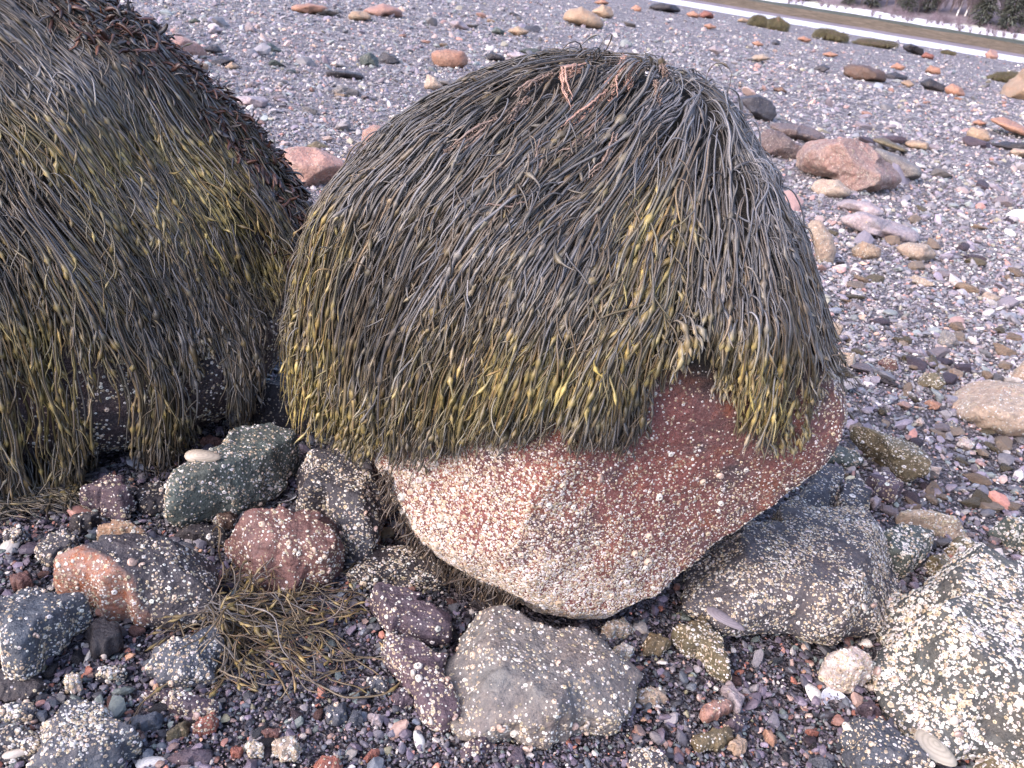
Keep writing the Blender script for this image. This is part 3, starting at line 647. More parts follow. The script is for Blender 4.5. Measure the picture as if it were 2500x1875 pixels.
X = np.sin(an)[None]*rr[:, None]; Y = np.cos(an)[None]*rr[:, None]; Z = gz(X, Y)-.006
V = np.stack([X, Y, Z], -1).reshape(-1, 3)
V = np.concatenate([V, [[0, 0, 0]]])
i, j = np.meshgrid(np.arange(nr-1), np.arange(na), indexing='ij'); j2 = (j+1) % na
Q = np.stack([i*na+j, (i+1)*na+j, (i+1)*na+j2, i*na+j2], -1).reshape(-1, 4)[:, ::-1]
T3 = np.stack([np.full(na, len(V)-1), np.arange(na), (np.arange(na)+1) % na], -1)[:, ::-1]
def mk_ground():
    T = NT('shingle'); g = T.n('NewGeometry'); v = g.outputs['Position']
    warp = T.n('TexNoise'); warp.inputs['Scale'].default_value = 25; T.l(v, warp.inputs['Vector'])
    vm = T.n('VectorMath', operation='MULTIPLY_ADD'); T.l(warp.outputs['Color'], vm.inputs[0]); vm.inputs[1].default_value = (.03, .03, .03); T.l(v, vm.inputs[2]); vw = vm.outputs[0]
    def cells(scale):
        a = T.n('TexVoronoi'); a.inputs['Scale'].default_value = scale; T.l(vw, a.inputs['Vector'])
        s = T.n('SeparateColor'); T.l(a.outputs['Color'], s.inputs[0]); return s.outputs[0], s.outputs[1], a.outputs['Distance']
    a1, b1, d1 = cells(95); a2, b2, d2 = cells(34); a3, b3, d3 = cells(9)
    sepp = T.n('SeparateXYZ'); T.l(v, sepp.inputs[0])
    far = T.mr(sepp.outputs[1], 2.2, 6.5); vfar = T.mr(sepp.outputs[1], 6, 16)
    a = T.mix(far, a1, a2); a = T.mix(vfar, a, a3)
    b = T.mix(far, b1, b2); d = T.mix(far, d1, d2)
    ra = T.n('ValToRGB'); T.l(a, ra.inputs[0]); cr = ra.color_ramp
    stops = [(0, (.02, .02, .022)), (.3, (.07, .06, .068)), (.55, (.16, .145, .15)), (.75, (.24, .20, .185)), (.9, (.30, .29, .31)), (1, (.55, .52, .48))]
    cr.elements[0].position = 0; cr.elements[0].color = (*stops[0][1], 1); cr.elements[1].position = 1; cr.elements[1].color = (*stops[-1][1], 1)
    for p, c in stops[1:-1]:
        e = cr.elements.new(p); e.color = (*c, 1)
    big = T.noise(v, .55, 4)
    dry = T.math('MULTIPLY', T.mr(sepp.outputs[1], 1.6, 5.5), 1.0)
    c = T.mix(dry, T.mix(1.0, ra.outputs[0], (.62, .6, .66), 'MULTIPLY'), T.mix(.2, ra.outputs[0], (.265, .25, .255)))
    c = T.mix(T.mr(big, .4, .65, 0, .45), c, T.mix(1.0, c, (.62, .58, .66), 'MULTIPLY'))
    bm = T.bump(d, 1.0, .02); bm = T.bump(T.noise(v, 300, 3), .5, .004, bm)
    return T.fin(c, T.math('ADD', T.mr(b, 0, 1, .35, .6), T.math('MULTIPLY', dry, .35)), bm, .4)
link('ground', mesh_np('ground', V, [Q, T3], None, True, mk_ground()), kind='structure')

def strip(name, prof, mat, x0=-150, x1=420, nx=140, rough=0, seed=0):
    """a ribbon of land along the far side of the stream: prof = [(distance past the near water edge, height)]"""
    d = []; h = []
    for (a, b), (c, e) in zip(prof[:-1], prof[1:]):
        n = max(2, int((c-a)/3)); t = np.linspace(0, 1, n, endpoint=False); d += list(a+(c-a)*t); h += list(b+(e-b)*t)
    d.append(prof[-1][0]); h.append(prof[-1][1]); d = np.array(d); h = np.array(h); s = np.linspace(x0, x1, nx)
    S, D = np.meshgrid(s, d, indexing='ij'); P = WA+S[..., None]*wdir+D[..., None]*wn
    P[..., 2] = h[None]; p = P.reshape(-1, 3); p[:, 2] += fbm(p*np.array([.12, .12, 0])+seed, 3)*rough
    n1 = len(d); i, j = np.meshgrid(np.arange(nx-1), np.arange(n1-1), indexing='ij')
    Q = np.stack([i*n1+j, (i+1)*n1+j, (i+1)*n1+j+1, i*n1+j+1], -1).reshape(-1, 4)
    return link(name, mesh_np(name, p, [Q], None, True, mat), kind='structure')
def mk_terr(name, c1, c2, s, rough=.9, bs=8, bd=.15, aniso=1.0):
    T = NT(name); g = T.n('NewGeometry'); v = g.outputs['Position']
    c = T.mix(T.mr(T.noise(v, s, 6, .7), .38, .62), c1, c2)
    return T.fin(c, rough, T.bump(T.noise(v, bs, 5, .7), .8, bd), .2)
Tw = NT('stream_glare_paint'); gw = Tw.n('NewGeometry')
M_WATER = Tw.fin((.80, .81, .86), .35, Tw.bump(Tw.noise(gw.outputs['Position'], .8, 4), .2, .05), .6)  # the stream's bright sky reflection, painted as a pale base colour
def widths(): pass
# distances from near edge measured where the photo shows the bands (column x = 2062)
def dist_at(px, py, z):
    p = G(px, py, z); return shore_d(p[0], p[1])
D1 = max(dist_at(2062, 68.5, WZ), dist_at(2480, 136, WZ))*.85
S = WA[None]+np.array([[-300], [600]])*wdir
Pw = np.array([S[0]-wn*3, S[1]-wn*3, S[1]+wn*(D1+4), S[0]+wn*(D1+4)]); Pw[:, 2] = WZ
link('stream_water', mesh_np('stream_water', Pw, [np.array([[0, 1, 2, 3]])], None, True, M_WATER), kind='structure')
D2 = D1+14; D3 = D1+75; D4 = D3+9; D5 = D4+12
strip('mud_flat', [(D1-1, WZ-.15), (D1+1, WZ+.02), (D2, WZ+.22)], mk_terr('mud', (.26, .22, .24), (.18, .15, .16), .5), rough=.16)
strip('weed_flat', [(D2, WZ+.22), (D2+25, .25), (D3, 1.02)], mk_terr('weed_flat', (.09, .068, .038), (.25, .185, .125), .5, bs=2, bd=.6), rough=.45, seed=4)
strip('dark_bank', [(D3, 1.02), (D3+5, 1.25), (D4, 1.65)], mk_terr('dark_bank', (.06, .07, .06), (.10, .11, .09), .5), rough=.3, seed=8)
strip('snow_bank', [(D4, 1.65), (D4+5, 2.1), (D5, 2.9)], mk_terr('snow', (.86, .86, .9), (.80, .80, .86), .2, .7), rough=.6, seed=12)
strip('hillside', [(D5, 2.9), (D5+20, 8), (D5+90, 52), (D5+220, 120)], mk_terr('hillside', (.15, .128, .142), (.25, .215, .235), .25), rough=1.2, seed=16)  # distance haze is put into the paler mauve hill colours

def far_pt(s, d, z=0): p = WA+s*wdir+d*wn; return np.array([p[0], p[1], z])
def s_at(px, d):
    """distance along the shore that the photo shows in column px at the ribbon d"""
    lo, hi = -200., 500.
    for _ in range(40):
        m = (lo+hi)/2
        if proj(far_pt(m, d, 2)[None])[0][0] < px: lo = m
        else: hi = m
    return lo
def hill_z(d): return float(np.interp(d, [D4, D4+5, D5, D5+20, D5+90, D5+220], [1.65, 2.1, 2.9, 8, 52, 120]))
# ------------------------------------------------------------------ rockweed
def tubes(P, N, W, valid, Cc, flat=.55):
    """P,N (K,L,3) W (K,L) valid (K,L) -> flattened four-sided tubes"""
    K, L = W.shape
    T = np.zeros_like(P); T[:, 1:-1] = P[:, 2:]-P[:, :-2]; T[:, 0] = P[:, 1]-P[:, 0]; T[:, -1] = P[:, -1]-P[:, -2]
    T /= np.maximum(np.linalg.norm(T, axis=2, keepdims=True), 1e-9)
    S = np.cross(T, N); S /= np.maximum(np.linalg.norm(S, axis=2, keepdims=True), 1e-9); M = np.cross(S, T)
    w = W[..., None]
    ring = np.stack([P+S*w, P+M*w*flat, P-S*w, P-M*w*flat], 2)           # K,L,4,3
    idx = np.full((K, L), -1); idx[valid] = np.arange(valid.sum())
    V = ring[valid].reshape(-1, 3); Cv = np.repeat(Cc[valid], 4, axis=0)
    ok = valid[:, :-1] & valid[:, 1:]; a = idx[:, :-1][ok]*4; b = idx[:, 1:][ok]*4
    F = np.concatenate([np.stack([a+q, a+(q+1) % 4, b+(q+1) % 4, b+q], 1) for q in range(4)])
    return V, F, Cv

def grow(start, sdir, length, rk, r, off, step=.011, stop=None, stiff=.66, wig=.10, zmin=.004, comb=None, nmax=90):
    K = len(start); L = int(min(nmax, length.max()/step+2)); P = np.zeros((K, L, 3)); N = np.zeros((K, L, 3)); valid = np.zeros((K, L), bool)
    p = start.copy(); d = sdir.copy(); alive = np.ones(K, bool); wn_ = r.normal(size=(K, 3)); 
    for i in range(L):
        n = rk.normal(p) if rk is not None else np.tile([0, 0, 1.0], (K, 1))
        P[:, i] = p; N[:, i] = n; valid[:, i] = alive
        wn_ = wn_*.75+r.normal(size=(K, 3))*.66
        g = np.array([0, 0, -1.0])*(1-stiff)
        d = d*stiff+g+wn_*wig
        if comb is not None: d = d+comb(p)
        if rk is not None:
            dn = (d*n).sum(1, keepdims=True); near = (rk.sdf(p) < off+.006)[:, None]
            d = np.where(near & (dn < 0), d-n*dn, d)
        d /= np.maximum(np.linalg.norm(d, axis=1, keepdims=True), 1e-9)
        q = p+d*step
        if rk is not None:
            sdv = rk.sdf(q); push = np.maximum(off-sdv, 0)
            q = q+n*push[:, None]
        low = q[:, 2] < zmin+off*.5; q[:, 2] = np.where(low, zmin+off*.5, q[:, 2])
        d = q-p; d /= np.maximum(np.linalg.norm(d, axis=1, keepdims=True), 1e-9)
        p = q; alive = alive & ((i+1)*step < length)
        if stop is not None and i > 1: alive = alive & ~stop(p)
        if not alive.any(): break
    return P[:, :i+2 if i+2 < L else L], N[:, :i+2 if i+2 < L else L], valid[:, :i+2 if i+2 < L else L]

def strand_width(valid, base, r, nblad, step=.011, bl=1.9, bscale=None):
    K, L = valid.shape; n = valid.sum(1); t = np.arange(L)[None]/np.maximum(n[:, None]-1, 1)
    w = base[:, None]*(.62+.5*np.sin(np.clip(t, 0, 1)*math.pi)**.6)*np.clip((1-t)*6+.22, 0, 1)
    B = np.zeros((K, L)); s = np.arange(L)[None]*step
    for q in range(nblad):
        pos = r.uniform(.25, .99, K)*n*step; on = r.random(K) < .42; siz = r.uniform(.65, 1.35, K)
        ln = r.uniform(.0075, .0125, K)
        B = np.maximum(B, np.exp(-((s-pos[:, None])/ln[:, None])**2*1.2)*(on*siz)[:, None])
    return w*(1+B*bl), np.clip(t, 0, 1), B

def weed_color(P, t, B, r, K, yel, pale=0.0, base=(.075, .067, .058), tip=(.135, .112, .036)):
    br = np.array([.075, .058, .043]); gy = np.array([.085, .084, .09])
    k = r.random((K, 1, 1)); c0 = np.where(k < .36, br, np.where(k < .74, gy, np.array(base)))*r.uniform(.62, 1.35, (K, 1, 1))
    y = np.clip(yel*(.25+.9*t[..., None]**1.3)+B[..., None]*.42*np.clip(yel+.35, 0, 1), 0, 1)
    tipc = np.array(tip)*r.uniform(.65, 1.35, (K, 1, 1))*np.where(r.random((K, 1, 1)) < .25, np.array([1.05, .82, .8]), 1.0)
    c = c0*(1-y)+tipc*y; bl = B[..., None]*np.clip(yel*1.2+.03, 0, .75); c = c*(1-bl)+np.array([.24, .185, .065])*bl
    return c*(1-pale)+np.array([.19, .2, .235])*r.uniform(.5, 1.25, (K, 1, 1))*pale  # pale dry tangle, with its bluish sky sheen put into the colour

def roots_on(rk, n, r, weight):
    D, F = ico(6 if rk.R.mean() > .3 else 5); W = rk.C+D*rk.radius(D, False)[:, None]; a, b, c = W[F[:, 0]], W[F[:, 1]], W[F[:, 2]]
    cr = np.cross(b-a, c-a); ar = np.linalg.norm(cr, axis=1)/2; nm = cr/np.maximum(2*ar, 1e-12)[:, None]; cen = (a+b+c)/3
    w = ar*weight(cen, nm); i = r.choice(len(F), n, p=w/w.sum()); u = r.random((n, 2)); u = np.where(u.sum(1, keepdims=True) > 1, 1-u, u)
    return a[i]+(b-a)[i]*u[:, :1]+(c-a)[i]*u[:, 1:], nm[i]

def make_weed(name, rk, poly, n, r, yelf, palef, label, width=.0024, lmean=.34, combf=None, back=.35, nhero=70, offmax=.026, nblad=4, stopj=25, hero_where=None, **kw):
    def weight(cen, nm):
        x, y = proj(cen); vis = ((EYE-cen)*nm).sum(1) > -.02
        inside = inpoly(x, y, poly)
        zt = cen[:, 2]/max(1e-3, (rk.C+ico(4)[0]*rk.radius(ico(4)[0])[:, None])[:, 2].max())
        return np.where(vis, inside*(1.0+1.6*np.clip((zt-.7)*4, 0, 1)), (zt > .42)*back)
    def do(n, lscale, off_rng, nb, pts=None):
        nc = max(8, n//30); pc, _ = roots_on(rk, nc, r, weight); ci = r.integers(0, nc, n)
        p = pc[ci]+r.normal(0, .019, (n, 3)); lone = r.random(n) < .22
        pl, _ = roots_on(rk, n, r, weight); p[lone] = pl[lone]
        q = p-rk.C; q /= np.linalg.norm(q, axis=1, keepdims=True); p = rk.C+q*rk.radius(q, False)[:, None]; nm = rk.normal(p)
        cdir = r.normal(0, .6, (nc, 3))[ci]; ctone = .86*np.exp(r.normal(0, .36, nc))[ci]; clen = np.exp(r.normal(0, .3, nc))[ci]; cj = r.normal(0, 1, (nc, 2))[ci]; cyel = r.normal(0, .22, nc)[ci]; coff = r.uniform(0, .022, nc)[ci]
        off = r.uniform(*off_rng, n)+coff; ln = np.clip(lmean*lscale*np.exp(r.normal(0, .3, n))*clen, .05, .85)
        jx, jy = cj[:, 0]*stopj*1.15+r.normal(0, stopj*.45, n), cj[:, 1]*stopj*1.15+r.normal(0, stopj*.45, n)
        def stop(q):
            x, y = proj(q); vis = inpoly(x+jx, y+jy, poly)
            hidden = ((q-EYE)*(q-rk.C)).sum(1) > 0
            return ~(vis | (hidden & (q[:, 2] > rk.C[2]+.18)))
        d = np.cross(np.cross(nm, np.array([0, 0, -1.0])), nm)+r.normal(0, .3, (n, 3))+cdir; d /= np.linalg.norm(d, axis=1, keepdims=True)
        P, N, va = grow(p+nm*off[:, None]*.5, d, ln, rk, r, off, stop=stop, comb=combf, wig=kw.get('wig', .042))
        wb = width*np.exp(r.normal(0, .22, n))
        w, t, B = strand_width(va, wb, r, nb)
        y = np.clip(yelf(P)*(1+1.6*cyel[:, None]), 0, 1)
        C = weed_color(P, t, B, r, n, y[..., None], palef(P)[..., None])*ctone[:, None, None]
        # forks: side shoots that leave a frond part of the way down
        m = int(n*kw.get('forks', 2.0)); src = r.integers(0, n, m); nn = va[src].sum(1); ii = np.clip((r.uniform(.3, .97, m)*nn).astype(int), 0, P.shape[1]-2)
        p2 = P[src, ii]; dd = P[src, np.minimum(ii+1, P.shape[1]-1)]-P[src, ii]; dd /= np.maximum(np.linalg.norm(dd, axis=1, keepdims=True), 1e-6)
        dd = dd+r.normal(0, .42, (m, 3)); dd /= np.linalg.norm(dd, axis=1, keepdims=True)
        jx2, jy2 = jx[src]+r.normal(0, 12, m), jy[src]+r.normal(0, 12, m)
        def stop2(q):
            x, y = proj(q); return ~(inpoly(x+jx2, y+jy2, poly) | ((((q-EYE)*(q-rk.C)).sum(1) > 0) & (q[:, 2] > rk.C[2]+.18)))
        P2, N2, va2 = grow(p2, dd, r.uniform(.03, .13, m), rk, r, np.clip(off[src]+r.uniform(-.003, .008, m), .002, 1), stop=stop2, stiff=.74, wig=.12)
        w2, t2, B2_ = strand_width(va2, wb[src]*.72, r, 1); y2 = np.clip(yelf(P2)*1.15*(1+1.6*cyel[src][:, None]), 0, 1)
        C2 = weed_color(P2, .35+.65*t2, B2_, r, m, y2[..., None], palef(P2)[..., None])*ctone[src][:, None, None]
        return (P, N, w, va, C), (P2, N2, w2, va2, C2), src
    Vs, Fs, Cs, o0 = [], [], [], 0
    A, Bc, _ = do(n, 1.0, (.002, offmax), nblad)
    for q in (A, Bc):
        V, F, C = tubes(*q); Vs.append(V); Fs.append(F+o0); Cs.append(C); o0 += len(V)
    V = np.concatenate(Vs); zc = np.array([rk.C[0], rk.C[1], 0])
    root = link(name, mesh_np(name, V-zc, [np.concatenate(Fs)], np.concatenate(Cs), True, M_WEED), zc, None, label, 'seaweed')
    if nhero:
        wt0 = weight
        if hero_where is not None:
            weight = lambda cen, nm: wt0(cen, nm)*(((EYE-cen)*nm).sum(1) > 0)*hero_where(cen)
        A, Bc, src = do(nhero, 1.15, (offmax, offmax+.010), nblad)
        for k in range(nhero):
            Vp, Fp, Cp = tubes(*[a[k:k+1] for a in A])
            sel = np.where(src == k)[0]
            if len(sel):
                V2, F2, C2 = tubes(*[a[sel] for a in Bc]); Fp = np.concatenate([Fp, F2+len(Vp)]); Vp = np.concatenate([Vp, V2]); Cp = np.concatenate([Cp, C2])
            if len(Fp): link('frond', mesh_np('frond', Vp-zc, [Fp], Cp, True, M_WEED), parent=root)
    return root

def blob(P, spots):
    x, y = proj(P.reshape(-1, 3)); o = np.zeros(len(x))
    for cx, cy, sx, sy, a in spots: o += a*np.exp(-((x-cx)/sx)**2-((y-cy)/sy)**2)
    n = fbm(P.reshape(-1, 3)*7, 2)
    return np.clip(o*(1+n*1.3)+n*.12, 0, 1).reshape(P.shape[:-1])

WB2 = [(725, 1005), (705, 900), (712, 720), (745, 580), (800, 470), (900, 360), (1000, 280), (1200, 180), (1420, 130), (1600, 135), (1780, 215), (1850, 320), (1925, 480), (2012, 660), (2025, 800), (2010, 890), (1965, 980),
       (1930, 1062), (1850, 1080), (1826, 1050), (1850, 970), (1812, 880), (1786, 935), (1755, 840), (1690, 848), (1640, 890), (1560, 960), (1490, 1030), (1440, 1082), (1380, 1062), (1300, 1062), (1240, 1100), (1190, 1062), (1080, 1078), (1010, 1100), (960, 1128), (900, 1090), (830, 1042)]
WB1 = [(-700, 1250), (-700, -140), (200, -90), (450, 120), (650, 340), (775, 520), (760, 590), (728, 690), (668, 705), (640, 800), (620, 1000), (568, 1030), (552, 880), (520, 830), (472, 860), (455, 1040), (400, 1130), (330, 1130),
       (312, 1070), (312, 930), (268, 830), (222, 950), (215, 1100), (180, 1230), (60, 1245), (-100, 1260)]
r1 = np.random.default_rng(31)
def yel2(P):
    return blob(P, [(740, 950, 70, 140, .95), (1000, 1000, 260, 110, .36), (1300, 930, 330, 110, .5), (1600, 640, 90, 180, .5), (1500, 850, 200, 140, .35), (1900, 1020, 110, 120, .6), (1560, 500, 120, 120, .12), (760, 700, 60, 160, .4), (1250, 560, 500, 250, .05), (850, 600, 90, 60, .4)])
RT2 = rk2.F[0]
def tangle(p, f): return np.stack([fbm(p*26+k*5, 2) for k in range(3)], 1)*f(p)[:, None]*1.3
def comb2(p):
    x, y = proj(p); k = np.interp(x, [700, 1000, 1350, 1620, 1750, 2000], [-.03, -.15, -.2, -.13, .02, .06])*np.interp(y, [150, 300, 750, 950], [.7, 1, .7, .1])
    return k[:, None]*RT2+fbm(p*4, 2)[:, None]*.12*RT2+tangle(p, pale2)
def comb1(p):
    x, y = proj(p); k = np.interp(y, [0, 350, 700, 1000], [.22, .18, .08, .0])
    return k[:, None]*rk1.F[0]+fbm(p*5+7, 2)[:, None]*.14*rk1.F[0]+tangle(p, pale1)
def pale2(P): return 0.55*blob(P, [(1790, 250, 150, 90, .9), (1870, 400, 90, 180, .75), (1640, 250, 90, 120, .35), (1930, 560, 60, 120, .4)])
def pale1(P): return .6*blob(P, [(150, 200, 130, 60, .55), (260, 280, 140, 70, .35)])
def yel1(P):
    return blob(P, [(430, 400, 220, 120, 1.0), (560, 600, 120, 130, .62), (160, 300, 170, 110, .5), (660, 640, 60, 70, .8), (110, 930, 150, 240, .6), (40, 650, 200, 250, .15), (400, 1000, 120, 100, .3), (300, 600, 200, 150, .2)])
weed_red = make_weed('rockweed', rk2, WB2, 6900, r1, yel2, pale2, 'shaggy grey-brown knotted rockweed hanging over the red granite boulder', combf=comb2, lmean=.42, nblad=3, hero_where=lambda c: np.clip((proj(c)[1]-450)/250, .05, 1))
weed_dark = make_weed('rockweed', rk1, WB1, 7600, r1, yel1, pale1, 'dense olive and grey rockweed draped over the dark boulder at the photo edge', offmax=.028, combf=comb1, lmean=.30, stopj=17, hero_where=lambda c: np.clip((proj(c)[0]+50)/150, .0, 1))

# the curled dark wrack along the ridge of the dark boulder: short broad forked blades
def make_wrack(rk, band, n, r):
    def weight(cen, nm):
        x, y = proj(cen); return inpoly(x, y, band)*1.0
    p, nm = roots_on(rk, n, r, weight); off = r.uniform(.03, .056, n)
    d = np.cross(np.cross(nm, np.array([.5, -.2, -.6])), nm)*1.0+nm*r.uniform(.0, .45, (n, 1))+r.normal(0, .55, (n, 3)); d /= np.linalg.norm(d, axis=1, keepdims=True)
    P, N, va = grow(p+nm*off[:, None]*.6, d, r.uniform(.03, .08, n), rk, r, off, stiff=.75, wig=.22, step=.009)
    K, L = va.shape; nn = va.sum(1); t = np.clip(np.arange(L)[None]/np.maximum(nn[:, None]-1, 1), 0, 1)
    w = .0040*np.exp(r.normal(0, .3, n))[:, None]*(.35+.9*np.sin(t*math.pi*.82+.2))
    k = r.random((n, 1, 1)); c = np.where(k < .45, np.array([.05, .022, .016]), np.where(k < .8, np.array([.045, .042, .044]), np.array([.08, .036, .022])))*r.uniform(.6, 1.4, (n, 1, 1))*np.ones((1, L, 1))
    N = N+r.normal(0, .7, (n, 1, 3)); N /= np.linalg.norm(N, axis=2, keepdims=True)
    V, F, C = tubes(P, N, w, va, c, .12)
    return V, F, C
RIDGE = [(40, -60), (180, -40), (330, 60), (450, 150), (560, 265), (650, 370), (720, 440), (775, 540), (745, 660), (690, 640), (640, 530), (560, 400), (450, 285), (340, 190), (230, 130), (120, 70)]
V, F, C = make_wrack(rk1, RIDGE, 4200, r1); zc = np.array([rk1.C[0], rk1.C[1], 0])
link('wrack', mesh_np('wrack', V-zc, [F], C, True, M_WEED), zc, None, 'curled reddish-brown wrack growing along the sloping ridge of the dark boulder', 'seaweed')

# fuzzy pink tufts of red algae living on the fronds at the crown of the red boulder
def fuzz(pxs, r, nh=260, wid=.012, tone=(.40, .23, .165)):
    # follow the boulder's surface through the given photo points
    pts = []
    for (a, b), (c, e) in zip(pxs[:-1], pxs[1:]):
        for t in np.linspace(0, 1, 10, endpoint=False): pts.append((a+(c-a)*t, b+(e-b)*t))
    pts = np.array(pts); d = ray(pts[:, 0], pts[:, 1]); P = np.tile(EYE, (len(pts), 1))+d*(np.linalg.norm(rk2.C-EYE)-.75)
    for _ in range(60): P = P+d*np.clip(rk2.sdf(P)-.036, -.05, .05)[:, None]
    i = r.integers(0, len(P), nh); n = rk2.normal(P[i]); base = P[i]+r.normal(0, wid*.35, (nh, 3))
    dv = n*r.uniform(.0, 1, (nh, 1))+r.normal(0, .75, (nh, 3)); dv /= np.linalg.norm(dv, axis=1, keepdims=True)
    L = 3; st = np.arange(L)[None, :, None]*(wid*r.uniform(.12, .42, (nh, 1, 1)))
    Q = base[:, None]+dv[:, None]*st+r.normal(0, .0008, (nh, L, 3))
    w = np.tile(np.array([.0012, .0011, .0004]), (nh, 1)); c = np.array(tone)*r.uniform(.5, 1.4, (nh, 1, 1))*np.ones((1, L, 1))
    A = tubes(Q, np.tile(n[:, None], (1, L, 1)), w, np.ones((nh, L), bool), c, .8)
    m = 5; S = np.stack([P+np.cumsum(r.normal(0, .0014, P.shape), 0)+r.normal(0, wid*.4, 3) for _ in range(m)]); nn = np.tile(rk2.normal(P)[None], (m, 1, 1))
    B = tubes(S, nn, np.tile(.0030*np.sin(np.linspace(.5, 3.0, len(P))), (m, 1)), np.ones((m, len(P)), bool), np.array(tone)*r.uniform(.6, 1.15, (m, len(P), 1)), .6)
    return np.concatenate([A[0], B[0]]), np.concatenate([A[1], B[1]+len(A[0])]), np.concatenate([A[2], B[2]])
FUZZ = [[(1425, 165), (1375, 185), (1380, 230), (1395, 275)], [(1525, 140), (1515, 175), (1500, 205), (1490, 250)], [(1552, 155), (1540, 185), (1530, 215)], [(1480, 230), (1440, 265), (1400, 300), (1370, 335)],
        [(1470, 290), (1425, 340), (1390, 370), (1360, 400)], [(1350, 180), (1300, 205), (1260, 235)], [(1500, 330), (1480, 400), (1440, 440)], [(1290, 240), (1255, 270), (1240, 300)], [(1620, 150), (1622, 185)],
        [(1600, 200), (1612, 260)], [(1330, 330), (1310, 400), (1290, 450)], [(1210, 290), (1150, 330), (1080, 380)], [(1180, 500), (1235, 508), (1290, 500)], [(1480, 420), (1470, 480), (1440, 560)]]
for k, fz in enumerate(FUZZ):
    V, F, C = fuzz(fz, r1, 300 if k < 4 else 160, .011 if k < 4 else .009, (.33, .20, .155) if k < 4 else (.19, .135, .11))
    o = link('red_algae_tuft', mesh_np('red_algae_tuft', V-np.array(weed_red.location), [F], C, True, M_WEED), parent=weed_red)

# loose tuft lying on the beach in front
def make_tuft(r):
    h = G(520, 1482, .05); root = link('rockweed_tuft', None, (h[0], h[1], 0), None, 'loose olive-brown tuft of knotted rockweed spread over stones in front of the boulders', 'seaweed')
    zc = np.array([h[0], h[1], 0])
    n = 99
    ends = []
    for k in range(n):
        u = r.random()
        if u < .80: e = (r.normal(775, 125), r.normal(1562, 85))
        elif u < .90: e = (r.uniform(560, 760), r.uniform(1600, 1720))
        else: e = (r.uniform(390, 520), r.uniform(1500, 1620))
        ends.append(e)
    ends[0] = (545, 1725); ends[1] = (560, 1700); ends[2] = (410, 1590); ends[3] = (455, 1600); ends[4] = (930, 1470); ends[5] = (960, 1540); ends[6] = (520, 1340); ends[7] = (600, 1420); ends[8] = (510, 1380); ends[9] = (955, 1630); ends[10] = (880, 1400)
    for k in range(n):
        e = G(*ends[k]); d = e-zc; d[2] = 0; ln = np.linalg.norm(d)*r.uniform(1.0, 1.2); d /= max(1e-6, np.linalg.norm(d)); d = d+np.array([0, 0, r.uniform(.0, .45)])+r.normal(0, .22, 3); d /= np.linalg.norm(d)
        tgt = e.copy()
        off = np.array([r.uniform(.008, .06)])
        comb = lambda p, tgt=tgt: np.clip((tgt-p)/np.maximum(np.linalg.norm(tgt-p, axis=1, keepdims=True), .02), -1, 1)*np.array([.10, .10, .0])
        P, N, va = grow(np.array([[h[0], h[1], .05]])+r.normal(0, .01, (1, 3)), d[None], np.array([max(.08, ln)]), None, r, off, stiff=.90, wig=.13, comb=comb, step=.009)
        w, t, B = strand_width(va, np.array([0.0020*math.exp(r.normal(0, .2))]), r, 3, .009, 1.7)
        y = np.clip(np.array(.02+.7*t)+r.normal(0, .12), 0, 1)[..., None]
        C = weed_color(P, t, B, r, 1, y, 0.0, (.066, .056, .047), (.15, .105, .045))
        V, F, Cc = tubes(P, N, w, va, C, .6)
        m = r.integers(4, 8)
        for q in range(m):
            ii = int(va.sum()*r.uniform(.3, .95)); ii = min(ii, P.shape[1]-2); dd = P[0, ii+1]-P[0, ii]; dd = dd/max(1e-6, np.linalg.norm(dd))+r.normal(0, .5, 3); dd /= np.linalg.norm(dd)
            P2, N2, v2 = grow(P[:, ii], dd[None], np.array([r.uniform(.03, .10)]), None, r, off*r.uniform(.5, 1.2), stiff=.9, wig=.16, step=.009)
            w2, t2, B2_ = strand_width(v2, np.array([.0017]), r, 1, .009, 1.7); C2 = weed_color(P2, t2, B2_, r, 1, np.clip(.25+.5*t2, 0, 1)[..., None], 0.0, (.066, .056, .047), (.15, .105, .045))
            a, b, c = tubes(P2, N2, w2, v2, C2, .6); F = np.concatenate([F, b+len(V)]); V = np.concatenate([V, a]); Cc = np.concatenate([Cc, c])
        link('frond', mesh_np('frond', V-zc, [F], Cc, True, M_WEED), parent=root)
    # the dark holdfast the fronds spring from
    D, Fi = ico(3); Vh = D*(np.array([.022, .018, .03]))*(1+.35*fbm(D*3, 3))[:, None]+[0, 0, .03]
    link('holdfast', mesh_np('holdfast', Vh, [Fi], np.tile([.03, .026, .022], (len(Vh), 1)), True, M_WEED), parent=root)
make_tuft(np.random.default_rng(41))

